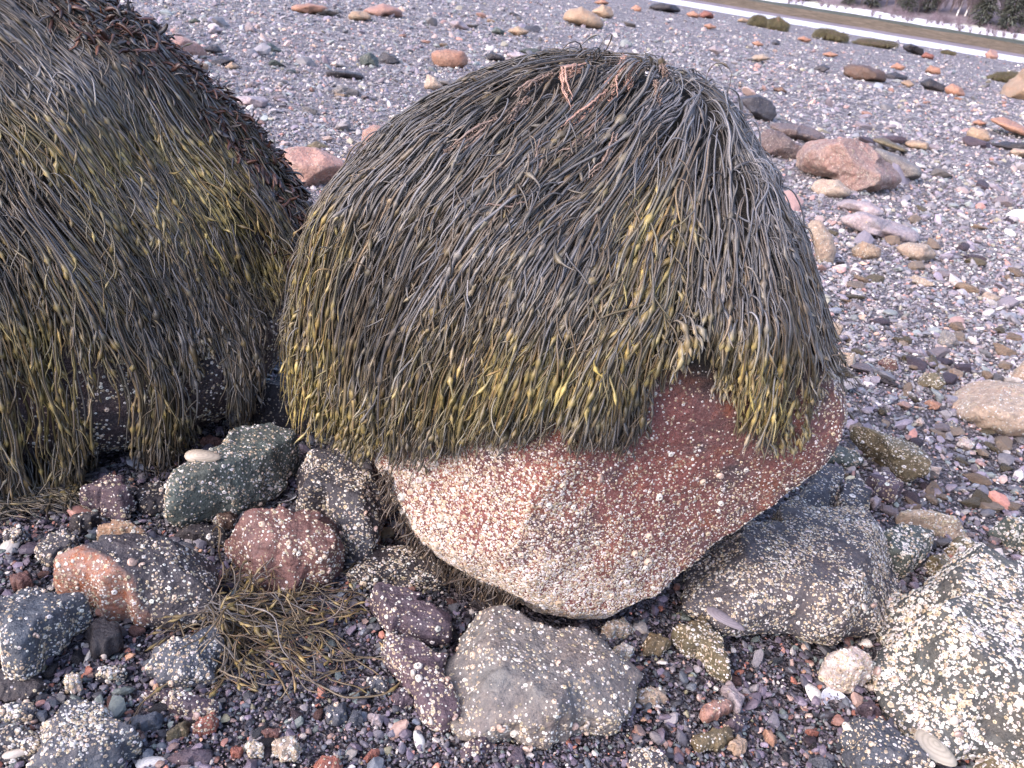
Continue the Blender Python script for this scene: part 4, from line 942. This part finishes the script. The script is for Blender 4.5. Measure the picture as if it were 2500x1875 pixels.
# dark stringy weed under the edge of the red boulder and a fuzz of dark algae on the angular stone
def dangles(pxs, n, r, lo, hi, tone, name, label, zbase=None, jit=.03):
    pts = np.array(pxs, float); i = r.integers(0, len(pts)-1, n); t = r.random((n, 1)); q = pts[i]*(1-t)+pts[i+1]*t
    d = ray(q[:, 0], q[:, 1])
    P0 = np.tile(EYE, (n, 1))+d*1.2
    for _ in range(60): P0 = P0+d*np.clip(rk2.sdf(P0)-.004, -.05, .05)[:, None]
    bad = rk2.sdf(P0) > .03; P0 = P0[~bad]; n = len(P0)
    P0 = P0+r.normal(0, jit*.3, (n, 3)); P0[:, 2] = np.maximum(P0[:, 2], .02)
    dv = np.tile([0, 0, -1.0], (n, 1))+r.normal(0, .3, (n, 3)); dv /= np.linalg.norm(dv, axis=1, keepdims=True)
    P, N, va = grow(P0, dv, r.uniform(lo, hi, n), rk2, r, r.uniform(.002, .02, n), stiff=.7, wig=.2, step=.008)
    w, tt, B = strand_width(va, .0019*np.exp(r.normal(0, .3, n)), r, 0, .008)
    C = np.array(tone)*r.uniform(.5, 1.5, (n, 1, 1))*np.ones((1, P.shape[1], 1)); V, F, C = tubes(P, N, w, va, C, .7)
    zc = P0.mean(0); zc[2] = 0
    link(name, mesh_np(name, V-zc, [F], C, True, M_WEED), zc, None, label, 'seaweed')
dangles([(945, 1140), (965, 1220), (1010, 1300), (1090, 1380), (1180, 1420), (1270, 1462)], 260, np.random.default_rng(43), .02, .075, (.05, .036, .026), 'seaweed_fringe', 'brown stringy fringe hanging below the front foot of the red boulder')
# ------------------------------------------------------------------ snails, shells, cobbles, gravel
def mk_snail(k):
    r = np.random.default_rng(k+60); turns, na_, nb = 3.0, 46, 9
    V = []; C = []; tone = np.array([(.42, .30, .25), (.50, .38, .32), (.36, .27, .25), (.46, .40, .36)][k % 4])
    for i in range(na_):
        t = i/(na_-1); a = t*turns*2*math.pi; g = math.exp(1.05*(t-1)*turns*.62)
        Rr = .52*g; tr = .50*g; zc = -.62*g+.55
        for j in range(nb):
            b = 2*math.pi*j/nb; rad = Rr+tr*math.cos(b); V.append((rad*math.cos(a), rad*math.sin(a), zc+tr*math.sin(b)*1.05)); C.append(tone*(.8+.3*math.sin(i*.9)*.3+.15*math.cos(b*2))*(1.2 if t < .4 else 1))
    V = np.array(V); F = [[i*nb+j, (i+1)*nb+j, (i+1)*nb+(j+1) % nb, i*nb+(j+1) % nb] for i in range(na_-1) for j in range(nb)]
    n0 = len(V); V = np.concatenate([V, [V[(na_-1)*nb:].mean(0)]]); C.append(tone*.25)
    T3 = [[(na_-1)*nb+j, n0, (na_-1)*nb+(j+1) % nb] for j in range(nb)]
    return mesh_np('periwinkle', V, [np.array(F), np.array(T3)], np.array(C), True, M_SHELL)
SNAILS = [mk_snail(k) for k in range(4)]
dg = bpy.context.evaluated_depsgraph_get
class Surf:
    """height of whatever stone lies under a photo point"""
    def __init__(s): s.objs = []
def hit(px, py):
    d = ray(px, py); dgp = bpy.context.evaluated_depsgraph_get()
    ok, loc, n, i, o, m = SC.ray_cast(dgp, Vector(EYE), Vector(d))
    return (np.array(loc), np.array(n)) if ok else (G(px, py), np.array([0, 0, 1.]))
bpy.context.view_layer.update()
# photo point, radius in photo pixels, where it sits
SN = [(320, 1375, 14, 'pink snail on top of the slate stone with the orange end'), (348, 1381, 9, 'small brown snail beside the pink one on the orange-ended slate stone'),
      (485, 1745, 13, 'white snail between the purple stone and the brick red cobble'), (1011, 1642, 13, 'salmon snail on the middle of the long purple stone'), (1092, 1660, 10, 'brown snail in the gap between the long purple stone and the angular one'),
      (957, 1676, 11, 'pinkish snail leaning on the dark blue cobble below the tuft'), (1109, 1748, 11, 'pale snail at the lower tip of the long purple stone'), (1052, 1763, 13, 'banded pinkish snail in gravel under the long purple stone'),
      (1022, 1784, 13, 'snail lying with its dark mouth upwards in gravel'), (1365, 1620, 10, 'dark snail near the centre of the angular grey-green stone'), (1403, 1770, 13, 'rosy snail at the lower edge of the angular grey-green stone'),
      (1428, 1766, 13, 'second rosy snail touching the first under the angular stone'), (1225, 1776, 14, 'rough pale snail on the bottom corner of the angular stone'), (1288, 1822, 15, 'yellowish-pink snail in the bottom gravel below the angular stone'),
      (1204, 1826, 11, 'pale snail beside the purple wedge with white dots'), (1078, 1810, 9, 'small pale snail in the bottom gravel left of the purple wedge'), (1978, 1628, 13, 'peach snail in gravel above the white barnacle lump'),
      (1964, 1584, 12, 'pink and white snail high in the gravel above the white barnacle lump'), (2148, 1640, 15, 'cream snail between the white barnacle lump and the huge slab'), (2128, 1679, 11, 'peach snail just below the cream one by the huge slab'),
      (1962, 1728, 12, 'peach snail beside the broken mussel shell'), (1975, 1752, 11, 'tan snail under the broken mussel shell'), (1705, 1706, 13, 'pink-white snail above the rosy flat cobble'), (2104, 1484, 13, 'pink snail at the end of the big rounded slate stone'),
      (2128, 1476, 11, 'tan snail beside the pink one on the rounded slate stone'), (2172, 1465, 9, 'brown snail in the notch between the slate stone and the huge slab'), (2336, 1790, 12, 'whitish snail on gravel under the edge of the huge slab'),
      (2392, 1853, 13, 'pink snail at the bottom edge beside the olive slab corner'), (80, 1765, 14, 'pale pink snail on the dark corner stone'), (85, 1553, 10, 'grey snail on the rounded blue stone'), (190, 1562, 11, 'pinkish snail beside the small charcoal stone'),
      (255, 1602, 8, 'small cream snail under the charcoal stone'), (305, 1583, 10, 'brownish snail to the side of the charcoal stone'), (375, 1670, 11, 'brown and cream snail above the purple sliver'), (370, 1734, 12, 'dark snail above the bar-shaped stone'),
      (315, 1740, 9, 'white and grey snail at the end of the bar-shaped stone'), (893, 1254, 9, 'orange-pink snail on the tall barnacle-capped stone'), (770, 1339, 10, 'rosy snail on the maroon and olive stone'), (802, 1392, 10, 'white snail low on the maroon and olive stone'),
      (660, 1195, 8, 'small rosy snail in the gravel beside the green-grey stone'), (1464, 1166, 15, 'rosy limpet-like snail on the bare face of the red boulder'), (1757, 1160, 12, 'beige snail on the red patch of the red boulder'),
      (916, 1292, 9, 'brown snail near the foot of the tall barnacle-capped stone'), (2330, 1760, 13, 'pink snail on the side of the huge slab near the clam'), (835, 1300, 8, 'pale snail at the base of the tall barnacle-capped stone'), (700, 1850, 9, 'pale snail in gravel at the bottom edge between red cobbles')]
rsn = np.random.default_rng(51)
todo = []
for k, (x, y, s, lab) in enumerate(SN):
    p, n = hit(x, y); todo.append((k, p, n, s, lab))
for k, p, n, s, lab in todo:
    rad = s*np.linalg.norm(p-EYE)/FPX*.95
    o = link('periwinkle', SNAILS[k % 4], p+n*rad*.35, None, lab, 'snail', 'periwinkle snails on the stones and gravel')
    q = Vector(n).to_track_quat('Z', 'Y').to_matrix() @ Matrix.Rotation(rsn.uniform(0, 6.28), 3, 'Z') @ Matrix.Rotation(rsn.uniform(.0, 1.1), 3, 'X')
    o.rotation_euler = q.to_euler(); o.scale = (rad, rad, rad*.95)

def mk_valve(lx, ly, hz, tone, inner, dark=None):
    """one half of a clam or mussel shell: a thin cupped valve with growth rings"""
    nu, nv = 26, 12; V = []; C = []
    for side in (0, 1):
        for i in range(nv+1):
            s = i/nv
            for j in range(nu):
                a = 2*math.pi*j/nu; rad = s; x = lx*rad*math.cos(a)*(1+.12*math.cos(a)); y = ly*rad*math.sin(a)*(1-.15*math.cos(a))
                z = hz*(1-s**2.2)*(1+.2*math.cos(a)*s)+(0 if side == 0 else -.0012*(1-.5*s))
                V.append((x, y, z)); k = .88+.14*math.sin(s*26); c = np.array(tone)*k if side == 0 else np.array(inner)
                if dark is not None and s > .8: c = np.array(dark)
                C.append(c)
    m = (nv+1)*nu; F = []
    for i in range(nv):
        for j in range(nu):
            a, b, c, d = i*nu+j, (i+1)*nu+j, (i+1)*nu+(j+1) % nu, i*nu+(j+1) % nu; F.append([a, b, c, d]); F.append([m+d, m+c, m+b, m+a])
    for j in range(nu): F.append([nv*nu+j, m+nv*nu+j, m+nv*nu+(j+1) % nu, nv*nu+(j+1) % nu])
    return mesh_np('shell', np.array(V), [np.array(F)], np.array(C), True, M_SHELL)
SH = [((690, 1221), 36, 16, 16, (.52, .50, .47), (.62, .62, .64), (15, 170, 20), 'white slender clam shell lying in the gap beside the green-grey stone', 'clam_shell'),
      ((490, 1118), 40, 13, 12, (.36, .31, .25), (.45, .42, .4), (35, 0, 10), 'thin tan clam shell lying open in the shade under the dark boulder', 'clam_shell'),
      ((2276, 1828), 44, 27, 16, (.48, .43, .35), (.6, .6, .6), (0, 10, -32), 'big cream clam shell lying on gravel at the bottom under the huge slab', 'clam_shell'),
      ((15, 1345), 20, 28, 14, (.50, .46, .42), (.6, .58, .56), (20, 0, -15), 'pale worn shell at the photo edge beside the dark stones', 'clam_shell'),
      ((1765, 1512), 48, 13, 9, (.23, .20, .22), (.5, .5, .55), (10, 12, -18), 'narrow grey mussel shell lying under the edge of the rounded slate stone', 'mussel_shell'),
      ((2045, 1720), 42, 22, 14, (.09, .10, .15), (.4, .42, .5), (190, 8, -38), 'broken blue-black mussel shell with its hollow side up near the barnacle lump', 'mussel_shell'),
      ((1985, 1699), 22, 20, 14, (.62, .60, .57), (.6, .6, .6), (15, 15, 20), 'white crusted shell fragment beside the broken mussel shell', 'shell_fragment'),
      ((42, 1843), 28, 7, 7, (.50, .45, .40), (.6, .58, .55), (20, 0, 28), 'narrow cream shell sliver on the dark stone in the bottom corner', 'shell_fragment'),
      ((212, 1616), 6, 16, 6, (.6, .56, .5), (.6, .58, .55), (30, 0, 0), 'thin curved white shell edge standing by the charcoal stone', 'shell_fragment'),
      ((365, 1866), 30, 10, 8, (.6, .58, .56), (.6, .58, .55), (15, 0, 20), 'flat white shell fragment at the bottom photo edge below the purple pebble', 'shell_fragment'),
      ((1023, 1816), 12, 22, 8, (.62, .62, .6), (.6, .6, .6), (15, 0, 28), 'white splinter of shell standing in the bottom gravel', 'shell_fragment')]
for (x, y), lx, ly, hz, tone, inner, rot, lab, nm in SH:
    p, n = hit(x, y); k = np.linalg.norm(p-EYE)/FPX
    o = link(nm, mk_valve(lx*k, ly*k*1.25, hz*k*.75, np.array(tone)*.82, inner), p+[0, 0, .006], None, lab, 'shell')
    o.rotation_euler = [math.radians(a) for a in rot]

# gravel templates
def peb_templates(n, sub, seed):
    out = []
    for k in range(n):
        r = np.random.default_rng(seed+k); D, F = ico(sub); V = D.copy()
        cut = np.ones(len(V))
        for q in range(11):
            m = r.normal(size=3); m /= np.linalg.norm(m); o = r.uniform(.5, .82); cut = np.maximum(cut, (V@m)/o)
        V = V/cut[:, None]; V = V*(1+.12*fbm(D*1.7+k, 2))[:, None]; V = V*np.array([1, r.uniform(.6, .95), r.uniform(.38, .75)])
        out.append(V)
    return out, ico(sub)[1]
PC = np.array([(.035, .036, .042), (.06, .058, .07), (.085, .07, .09), (.10, .085, .11), (.075, .085, .10), (.09, .11, .105), (.14, .13, .135), (.16, .085, .07), (.24, .10, .07), (.20, .14, .12), (.27, .25, .23), (.40, .38, .35), (.15, .14, .09), (.33, .20, .13)])
PWT_N = np.array([.20, .17, .14, .12, .09, .07, .06, .045, .02, .035, .025, .012, .015, .008])
PWT_F = np.array([.08, .09, .09, .12, .09, .08, .19, .03, .008, .05, .09, .04, .03, .012])
def gravel(name, px, py, size, r, sub, tmpl, lift, dry):
    n = len(px); g = G(px, py); x, y = g[:, 0], g[:, 1]; z = gz(x, y)
    ci = np.where(r.random(n) < dry, r.choice(len(PC), n, p=PWT_F/PWT_F.sum()), r.choice(len(PC), n, p=PWT_N/PWT_N.sum()))
    c = PC[ci]*np.exp(r.normal(0, .25, (n, 1)))
    c = c*(1.36+1.45*dry[:, None])*np.array([1.0, .985, 1.0]); c = c*(1-dry*.25)[:, None]+np.array([.33, .312, .32])*(dry*.25)[:, None]  # dry stones are paler; the veil of far haze is also put into this colour
    c = c*(1-.42*dry[:, None])+np.array([.132, .124, .124])*(.42*dry[:, None])
    c = c*np.where(dry < .5, 1.05, 1.0)[:, None]
    T, F = tmpl; ti = r.integers(0, len(T), n); Vt = np.stack(T)[ti]
    a = r.uniform(0, 6.28, n); tx, ty = r.normal(0, .3, n), r.normal(0, .3, n)
    ca, sa = np.cos(a)[:, None], np.sin(a)[:, None]
    X = Vt[..., 0]*ca-Vt[..., 1]*sa; Y = Vt[..., 0]*sa+Vt[..., 1]*ca; Z = Vt[..., 2]+X*tx[:, None]+Y*ty[:, None]
    V = np.stack([X, Y, Z], -1)*size[:, None, None]+np.stack([x, y, z+size*lift], -1)[:, None]
    nv = Vt.shape[1]; Fa = (F[None]+(np.arange(n)*nv)[:, None, None]).reshape(-1, 3)
    return V.reshape(-1, 3), Fa, np.repeat(c, nv, 0)
def horizon_y(px): return 85+(px-2400)*math.tan(ROLL)
rg = np.random.default_rng(71)
def sample(n, ymin_extra):
    px = rg.uniform(-350, 2850, n); py = rg.uniform(-330, 2150, n); ok = py > horizon_y(px)+ymin_extra
    px, py = px[ok], py[ok]; g = G(px, py); ok = shore_d(g[:, 0], g[:, 1]) < -3
    px, py = px[ok], py[ok]
    # nothing under the boulders
    g = G(px, py); keep = np.ones(len(px), bool)
    for rk_, rad in ((rk2, .38), (rk1, .42)): keep &= np.hypot(g[:, 0]-rk_.C[0], g[:, 1]-rk_.C[1]) > rad
    return px[keep], py[keep]
Ts = peb_templates(14, 1, 200); Tm = peb_templates(12, 2, 300)
allV, allF, allC, o0 = [], [], [], 0
for n, med, sig, ex, tm, lift, far in ((120000, 4.2, .45, 62, Ts, .12, 0), (13000, 8.5, .45, 80, Tm, .14, 0), (215000, 3.9, .45, 48, Ts, -.0, 1)):
    px, py = sample(n, ex)
    if far:
        q = py < 1000; px, py = px[q], py[q]
    g = G(px, py); d = np.linalg.norm(g-EYE, axis=1); yy = g[:, 1]
    dry = np.clip((np.hypot(g[:, 0]*.6, yy)-1.7)/2.2, 0, 1)*.95
    rel = np.interp(d, [1.5, 2.5, 4, 8, 20, 50], [1.0, 1.1, 1.05, .95, .8, .5])
    s = med*np.exp(rg.normal(0, sig, len(px)))*rel*d/FPX
    V, F, C = gravel('g', px, py, s, rg, 1, tm, lift*rg.uniform(.3, 2.2, len(px)), dry)
    allV.append(V); allF.append(F+o0); allC.append(C); o0 += len(V)
link('gravel', mesh_np('gravel', np.concatenate(allV), [np.concatenate(allF)], np.concatenate(allC), False, M_PEB), kind='stuff', label='mixed purple, grey and red gravel covering the beach', cat='gravel')

# loose cobbles, none of them told apart by anything but their kind
KIND = [('cobble', 'small dark slate cobble half sunk in the wet gravel in front of the boulders', 'dark wet cobbles in the front gravel', ('sl', 'dk', 'bl'), lambda x, y: y > 1330, 22, (13, 26)),
        ('cobble', 'small purple or maroon cobble half sunk in the wet gravel in front of the boulders', 'purple wet cobbles in the front gravel', ('pu', 'rb'), lambda x, y: y > 1330, 20, (13, 25)),
        ('cobble', 'pale barnacle-crusted cobble on the gravel slope beyond the red boulder', 'crusted cobbles on the slope', ('cr', 'ol', 'tn'), lambda x, y: (x > 2030) & (y > 480) & (y < 1350), 62, (13, 34)),
        ('cobble', 'grey or lilac cobble on the gravel slope beyond the red boulder', 'grey cobbles on the slope', ('gy', 'pu', 'pg'), lambda x, y: (x > 1950) & (y > 300) & (y < 1350), 46, (13, 36)),
        ('stone', 'low grey or green-grey stone on the dry gravel behind the boulders', 'grey stones on the dry gravel', ('gy', 'gr', 'sl', 'pg'), lambda x, y: (y < 480) & (x > 350) & (x < 1950), 24, (12, 26)),
        ('stone', 'small orange or pink stone on the dry gravel behind the boulders', 'orange stones on the dry gravel', ('og', 'pk', 'tn'), lambda x, y: (y < 330) & (x > 600), 14, (9, 18))]
rc = np.random.default_rng(81); proto = {}
for kk in range(10):
    T_, F_ = peb_templates(1, 4, 500+kk*3); D_ = ico(4)[0]; V_ = T_[0]*(1+.05*fbm(D_*6+kk, 3))[:, None]
    proto[kk] = mesh_np('cobble', V_, [F_], None, True, M_STONE)
for nm, lab, grp, cols, where, cnt, (a, b) in KIND:
    made = 0
    while made < cnt:
        x, y = rc.uniform(20, 2480), rc.uniform(30, 1850)
        if y < horizon_y(x)+75 or not where(np.array(x), np.array(y)): continue
        if any(inpoly(np.array([x]), np.array([y]), q)[0] for q in ROCKPOLYS): continue
        if inpoly(np.array([x]), np.array([y]), [(480, 1440), (760, 1400), (960, 1480), (900, 1720), (520, 1720)])[0]: continue
        g = G(x, y); s = rc.uniform(a, b)*np.linalg.norm(g-EYE)/FPX
        o = link(nm, proto[int(rc.integers(0, 10))], (g[0], g[1], float(gz(g[:1], g[1:2])[0])+s*.16), None, lab, nm, grp)
        o.rotation_euler = (rc.normal(0, .15), rc.normal(0, .15), rc.uniform(0, 6.28)); o.scale = (s, s*rc.uniform(.6, 1), s*(rc.uniform(.45, .8) if 'slope' in grp or 'dry' in grp else rc.uniform(.7, 1.1)))
        c = np.array(PAL[cols[int(rc.integers(0, len(cols)))]])*rc.uniform(.8, 1.15)
        o.color = (*c, .9 if 'crusted' in lab else .25); made += 1
# ------------------------------------------------------------------ weedy knolls by the stream, and the wooded far shore
rf = np.random.default_rng(91)
KN = [([(565, 142), (590, 100), (640, 93), (690, 130), (692, 160), (600, 164)], 'olive weed-covered boulder on the far beach, first of the close pair near the stream'),
      ([(688, 172), (690, 120), (740, 103), (790, 140), (786, 184), (710, 188)], 'rounder weed-covered boulder with an orange side, second of the close pair near the stream'),
      ([(960, 213), (980, 178), (1060, 178), (1150, 218), (1130, 252), (1000, 233)], 'long hummock of dark weed over rocks along the near side of the stream'),
      ([(1170, 253), (1250, 238), (1350, 246), (1440, 262), (1440, 288), (1250, 282)], 'low weedy hump further down the stream edge beyond the long hummock'),
      ([(1715, 310), (1750, 298), (1800, 318), (1790, 334), (1730, 330)], 'small dark weedy mound beside the stream close to the red-brown boulder'),
      ([(1990, 470), (2060, 440), (2160, 430), (2200, 460), (2100, 500)], 'dull olive weedy mound next to the large smooth tan rock')]
for k, (P, lab) in enumerate(KN):
    P = [(1600+a*ZS, b*ZS) for a, b in P]
    rk = place_rock(P, .6, 2.2, .1, 0, 300+k, slab=False)
    o = link('weedy_rock', rk.mesh('weedy_rock', 4, M_STONE), rk.C, None, lab, 'rock'); o.color = (*(np.array(PAL['og'])*.8 if k == 1 else np.array(PAL['br'])), .1)
    p, nm = surf_points(rk, 1500, rf, lambda c, n: np.clip(n[:, 2]+.75, 0, 1)*(c[:, 2] > .02))
    n = len(p); off = rf.uniform(.01, .06, n); sc = rk.R.mean()
    d = np.cross(np.cross(nm, np.array([0, 0, -1.0])), nm)+rf.normal(0, .2, (n, 3)); d /= np.linalg.norm(d, axis=1, keepdims=True)
    L = 5; st = np.arange(L)[None, :, None]*sc*.11; Q = p[:, None]+nm[:, None]*off[:, None, None]*sc*1.2+d[:, None]*st+np.array([0, 0, -1.0])*st**2*.7/sc
    w = np.tile(np.array([.5, 1, 1, .8, .2])*sc*.020, (n, 1)); c = np.array([.10, .085, .035])*rf.uniform(.5, 1.4, (n, 1, 1))*np.ones((1, L, 1))
    V, F, C = tubes(Q, np.tile(nm[:, None], (1, L, 1)), w, np.ones((n, L), bool), c, .4)
    link('weed_cover', mesh_np('weed_cover', V, [F], C, True, M_WEED), parent=o)

M_BARK = mk_tint('bark', .85, 0, spec=.2); M_NEEDLE = mk_tint('needles', .7, 0, spec=.2)
def conifer(s, d, h, lab, r):
    z0 = hill_z(d)-.3; p = far_pt(s, d, z0); root = link('conifer', None, p, None, lab, 'tree')
    L = 8; t = np.linspace(0, 1, L)[None, :, None]; P = np.concatenate([np.zeros((1, L, 2)), t*h], 2); w = (1-t[..., 0])*h*.016+.03
    V, F, C = tubes(P, np.tile([1.0, 0, 0], (1, L, 1)), w, np.ones((1, L), bool), np.tile([.09, .075, .065], (1, L, 1)), 1.0)
    link('trunk', mesh_np('trunk', V, [F], C, True, M_BARK), parent=root)
    n = 1500; hz = r.uniform(.08, 1, n)**.9*h; az = r.uniform(0, 6.28, n); rad = (1-hz/h)**.8*h*.21*(.75+.35*np.sin(hz*5.0/h*6+az*2))*np.sqrt(r.uniform(.05, 1, n))+.1
    b = np.stack([np.cos(az)*rad, np.sin(az)*rad, hz-rad*.28], 1); dv = np.stack([np.cos(az), np.sin(az), np.full(n, -.35)], 1)+r.normal(0, .35, (n, 3))
    L = 3; st = np.arange(L)[None, :, None]*h*.030; Q = b[:, None]+dv[:, None]*st; w = np.tile(np.array([.5, 1, .1])*h*.014, (n, 1))
    c = np.array([.085, .092, .075])*r.uniform(.45, 1.5, (n, 1, 1))*np.ones((1, L, 1)); V, F, C = tubes(Q, np.tile([0, 0, 1.0], (n, L, 1)), w, np.ones((n, L), bool), c, .3)  # needle colour lightened to stand for haze
    link('crown', mesh_np('crown', V, [F], C, True, M_NEEDLE), parent=root)
def twigs(base, h, r, n, spread, tone, up=1.0):
    """bare branches rising and forking from one foot; returns tube arrays"""
    L = 6; az = r.uniform(0, 6.28, n); z0 = r.uniform(.15, .8, n)*h; dv = np.stack([np.cos(az)*spread, np.sin(az)*spread, np.full(n, up)], 1)+r.normal(0, .2, (n, 3))
    ln = (h-z0)*r.uniform(.35, .8, n)/max(up, .3); st = (np.arange(L)/(L-1))[None, :, None]*ln[:, None, None]
    st3 = st; Q = np.stack([np.zeros(n), np.zeros(n), z0], 1)[:, None]+dv[:, None]*st3+r.normal(0, .02, (n, L, 3))*ln[:, None, None]
    w = np.tile(np.linspace(1, .3, L), (n, 1))*(ln*.008+.014)[:, None]; c = np.array(tone)*r.uniform(.65, 1.35, (n, 1, 1))*np.ones((1, L, 1))
    return tubes(Q+np.array(base), np.tile([0, 1.0, .2], (n, L, 1)), w, np.ones((n, L), bool), c, 1.0)
def bare_tree(s, d, h, lab, r, white=False, lean=0.0, group=None):
    p = far_pt(s, d, hill_z(d)-.3); nm = 'birch' if white else 'bare_tree'; root = link(nm, None, p, None, lab, 'tree', group)
    L = 8; t = np.linspace(0, 1, L)[None, :, None]; P = np.concatenate([t*h*lean+r.normal(0, .01*h, (1, L, 1))*t, np.zeros((1, L, 1)), t*h], 2); w = (1-t[..., 0])*h*.014+.05
    tone = [.75, .73, .72] if white else [.16, .13, .13]
    V, F, C = tubes(P, np.tile([1.0, .2, 0], (1, L, 1)), w, np.ones((1, L), bool), np.tile(tone, (1, L, 1)), 1.0)
    link('trunk', mesh_np('trunk', V, [F], C, True, M_BARK), parent=root)
    V, F, C = twigs((0, 0, 0), h, r, 120, .55, (.15, .12, .13))
    link('crown', mesh_np('crown', V, [F], C, True, M_BARK), parent=root)
def wood_mass(name, n, drange, hr, tone, r, ntw, spread, up, label, cat):
    Vs, Fs, Cs, o0 = [], [], [], 0
    for k in range(n):
        d = D5+r.uniform(*drange); s = r.uniform(s_at(1650, D5), s_at(2900, D5)); p = far_pt(s, d, hill_z(d)-.4)
        V, F, C = twigs(p, r.uniform(*hr), r, ntw, spread, np.array(tone)*r.uniform(.8, 1.2), up); Vs.append(V); Fs.append(F+o0); Cs.append(C); o0 += len(V)
    link(name, mesh_np(name, np.concatenate(Vs), [np.concatenate(Fs)], np.concatenate(Cs), True, M_BARK), kind='stuff', label=label, cat=cat)
wood_mass('far_woods', 420, (2, 70), (6, 12), (.20, .165, .18), rf, 46, .4, 1.0, 'mauve-grey mass of leafless woods on the far hillside', 'woods')  # wood tone paled, with the haze painted in
wood_mass('shore_shrubs', 170, (-13, 3), (1.2, 2.6), (.2, .155, .175), rf, 60, .9, .8, 'tangle of bare purplish shrubs along the snowy far bank', 'shrubs')
CONS = [(1960, 4, 9, 'dark conifer above the snow, the one nearest the middle of the beach'), (2060, 16, 10, 'slim conifer just behind the snowy bank among bare trees'), (2110, 22, 12, 'shadowy conifer beside the slim one on the far bank'), (2200, 14, 12, 'broad dark conifer leaning over the widest snow'),
        (2385, 12, 15, 'tall olive conifer beside the two white birch trunks'), (2450, 8, 15, 'tall dark conifer at the photo edge next to the olive one'), (2240, 30, 13, 'greyish conifer set back up the far hillside'), (2500, 14, 12, 'conifer cut by the photo corner')]
for px, dd, h, lab in CONS: conifer(s_at(px, D5), D5+.25*dd-2, h, lab, rf)
for px, lab, ln in ((2312, 'white birch trunk on the far hillside, the shorter of two', .03), (2330, 'white birch trunk on the far hillside, the longer of two', .05)):
    bare_tree(s_at(px, D5), D5+6+ln*40, 11, lab, rf, True, ln)
for k, px in enumerate((1990, 2035, 2085, 2140, 2165, 2225, 2265, 2290, 2350, 2420, 2475)):
    bare_tree(s_at(px, D5), D5+rf.uniform(2, 10), rf.uniform(8, 12), 'leafless grey-mauve tree standing along the snowy far bank', rf, False, rf.normal(0, .04), 'leafless trees along the far bank')
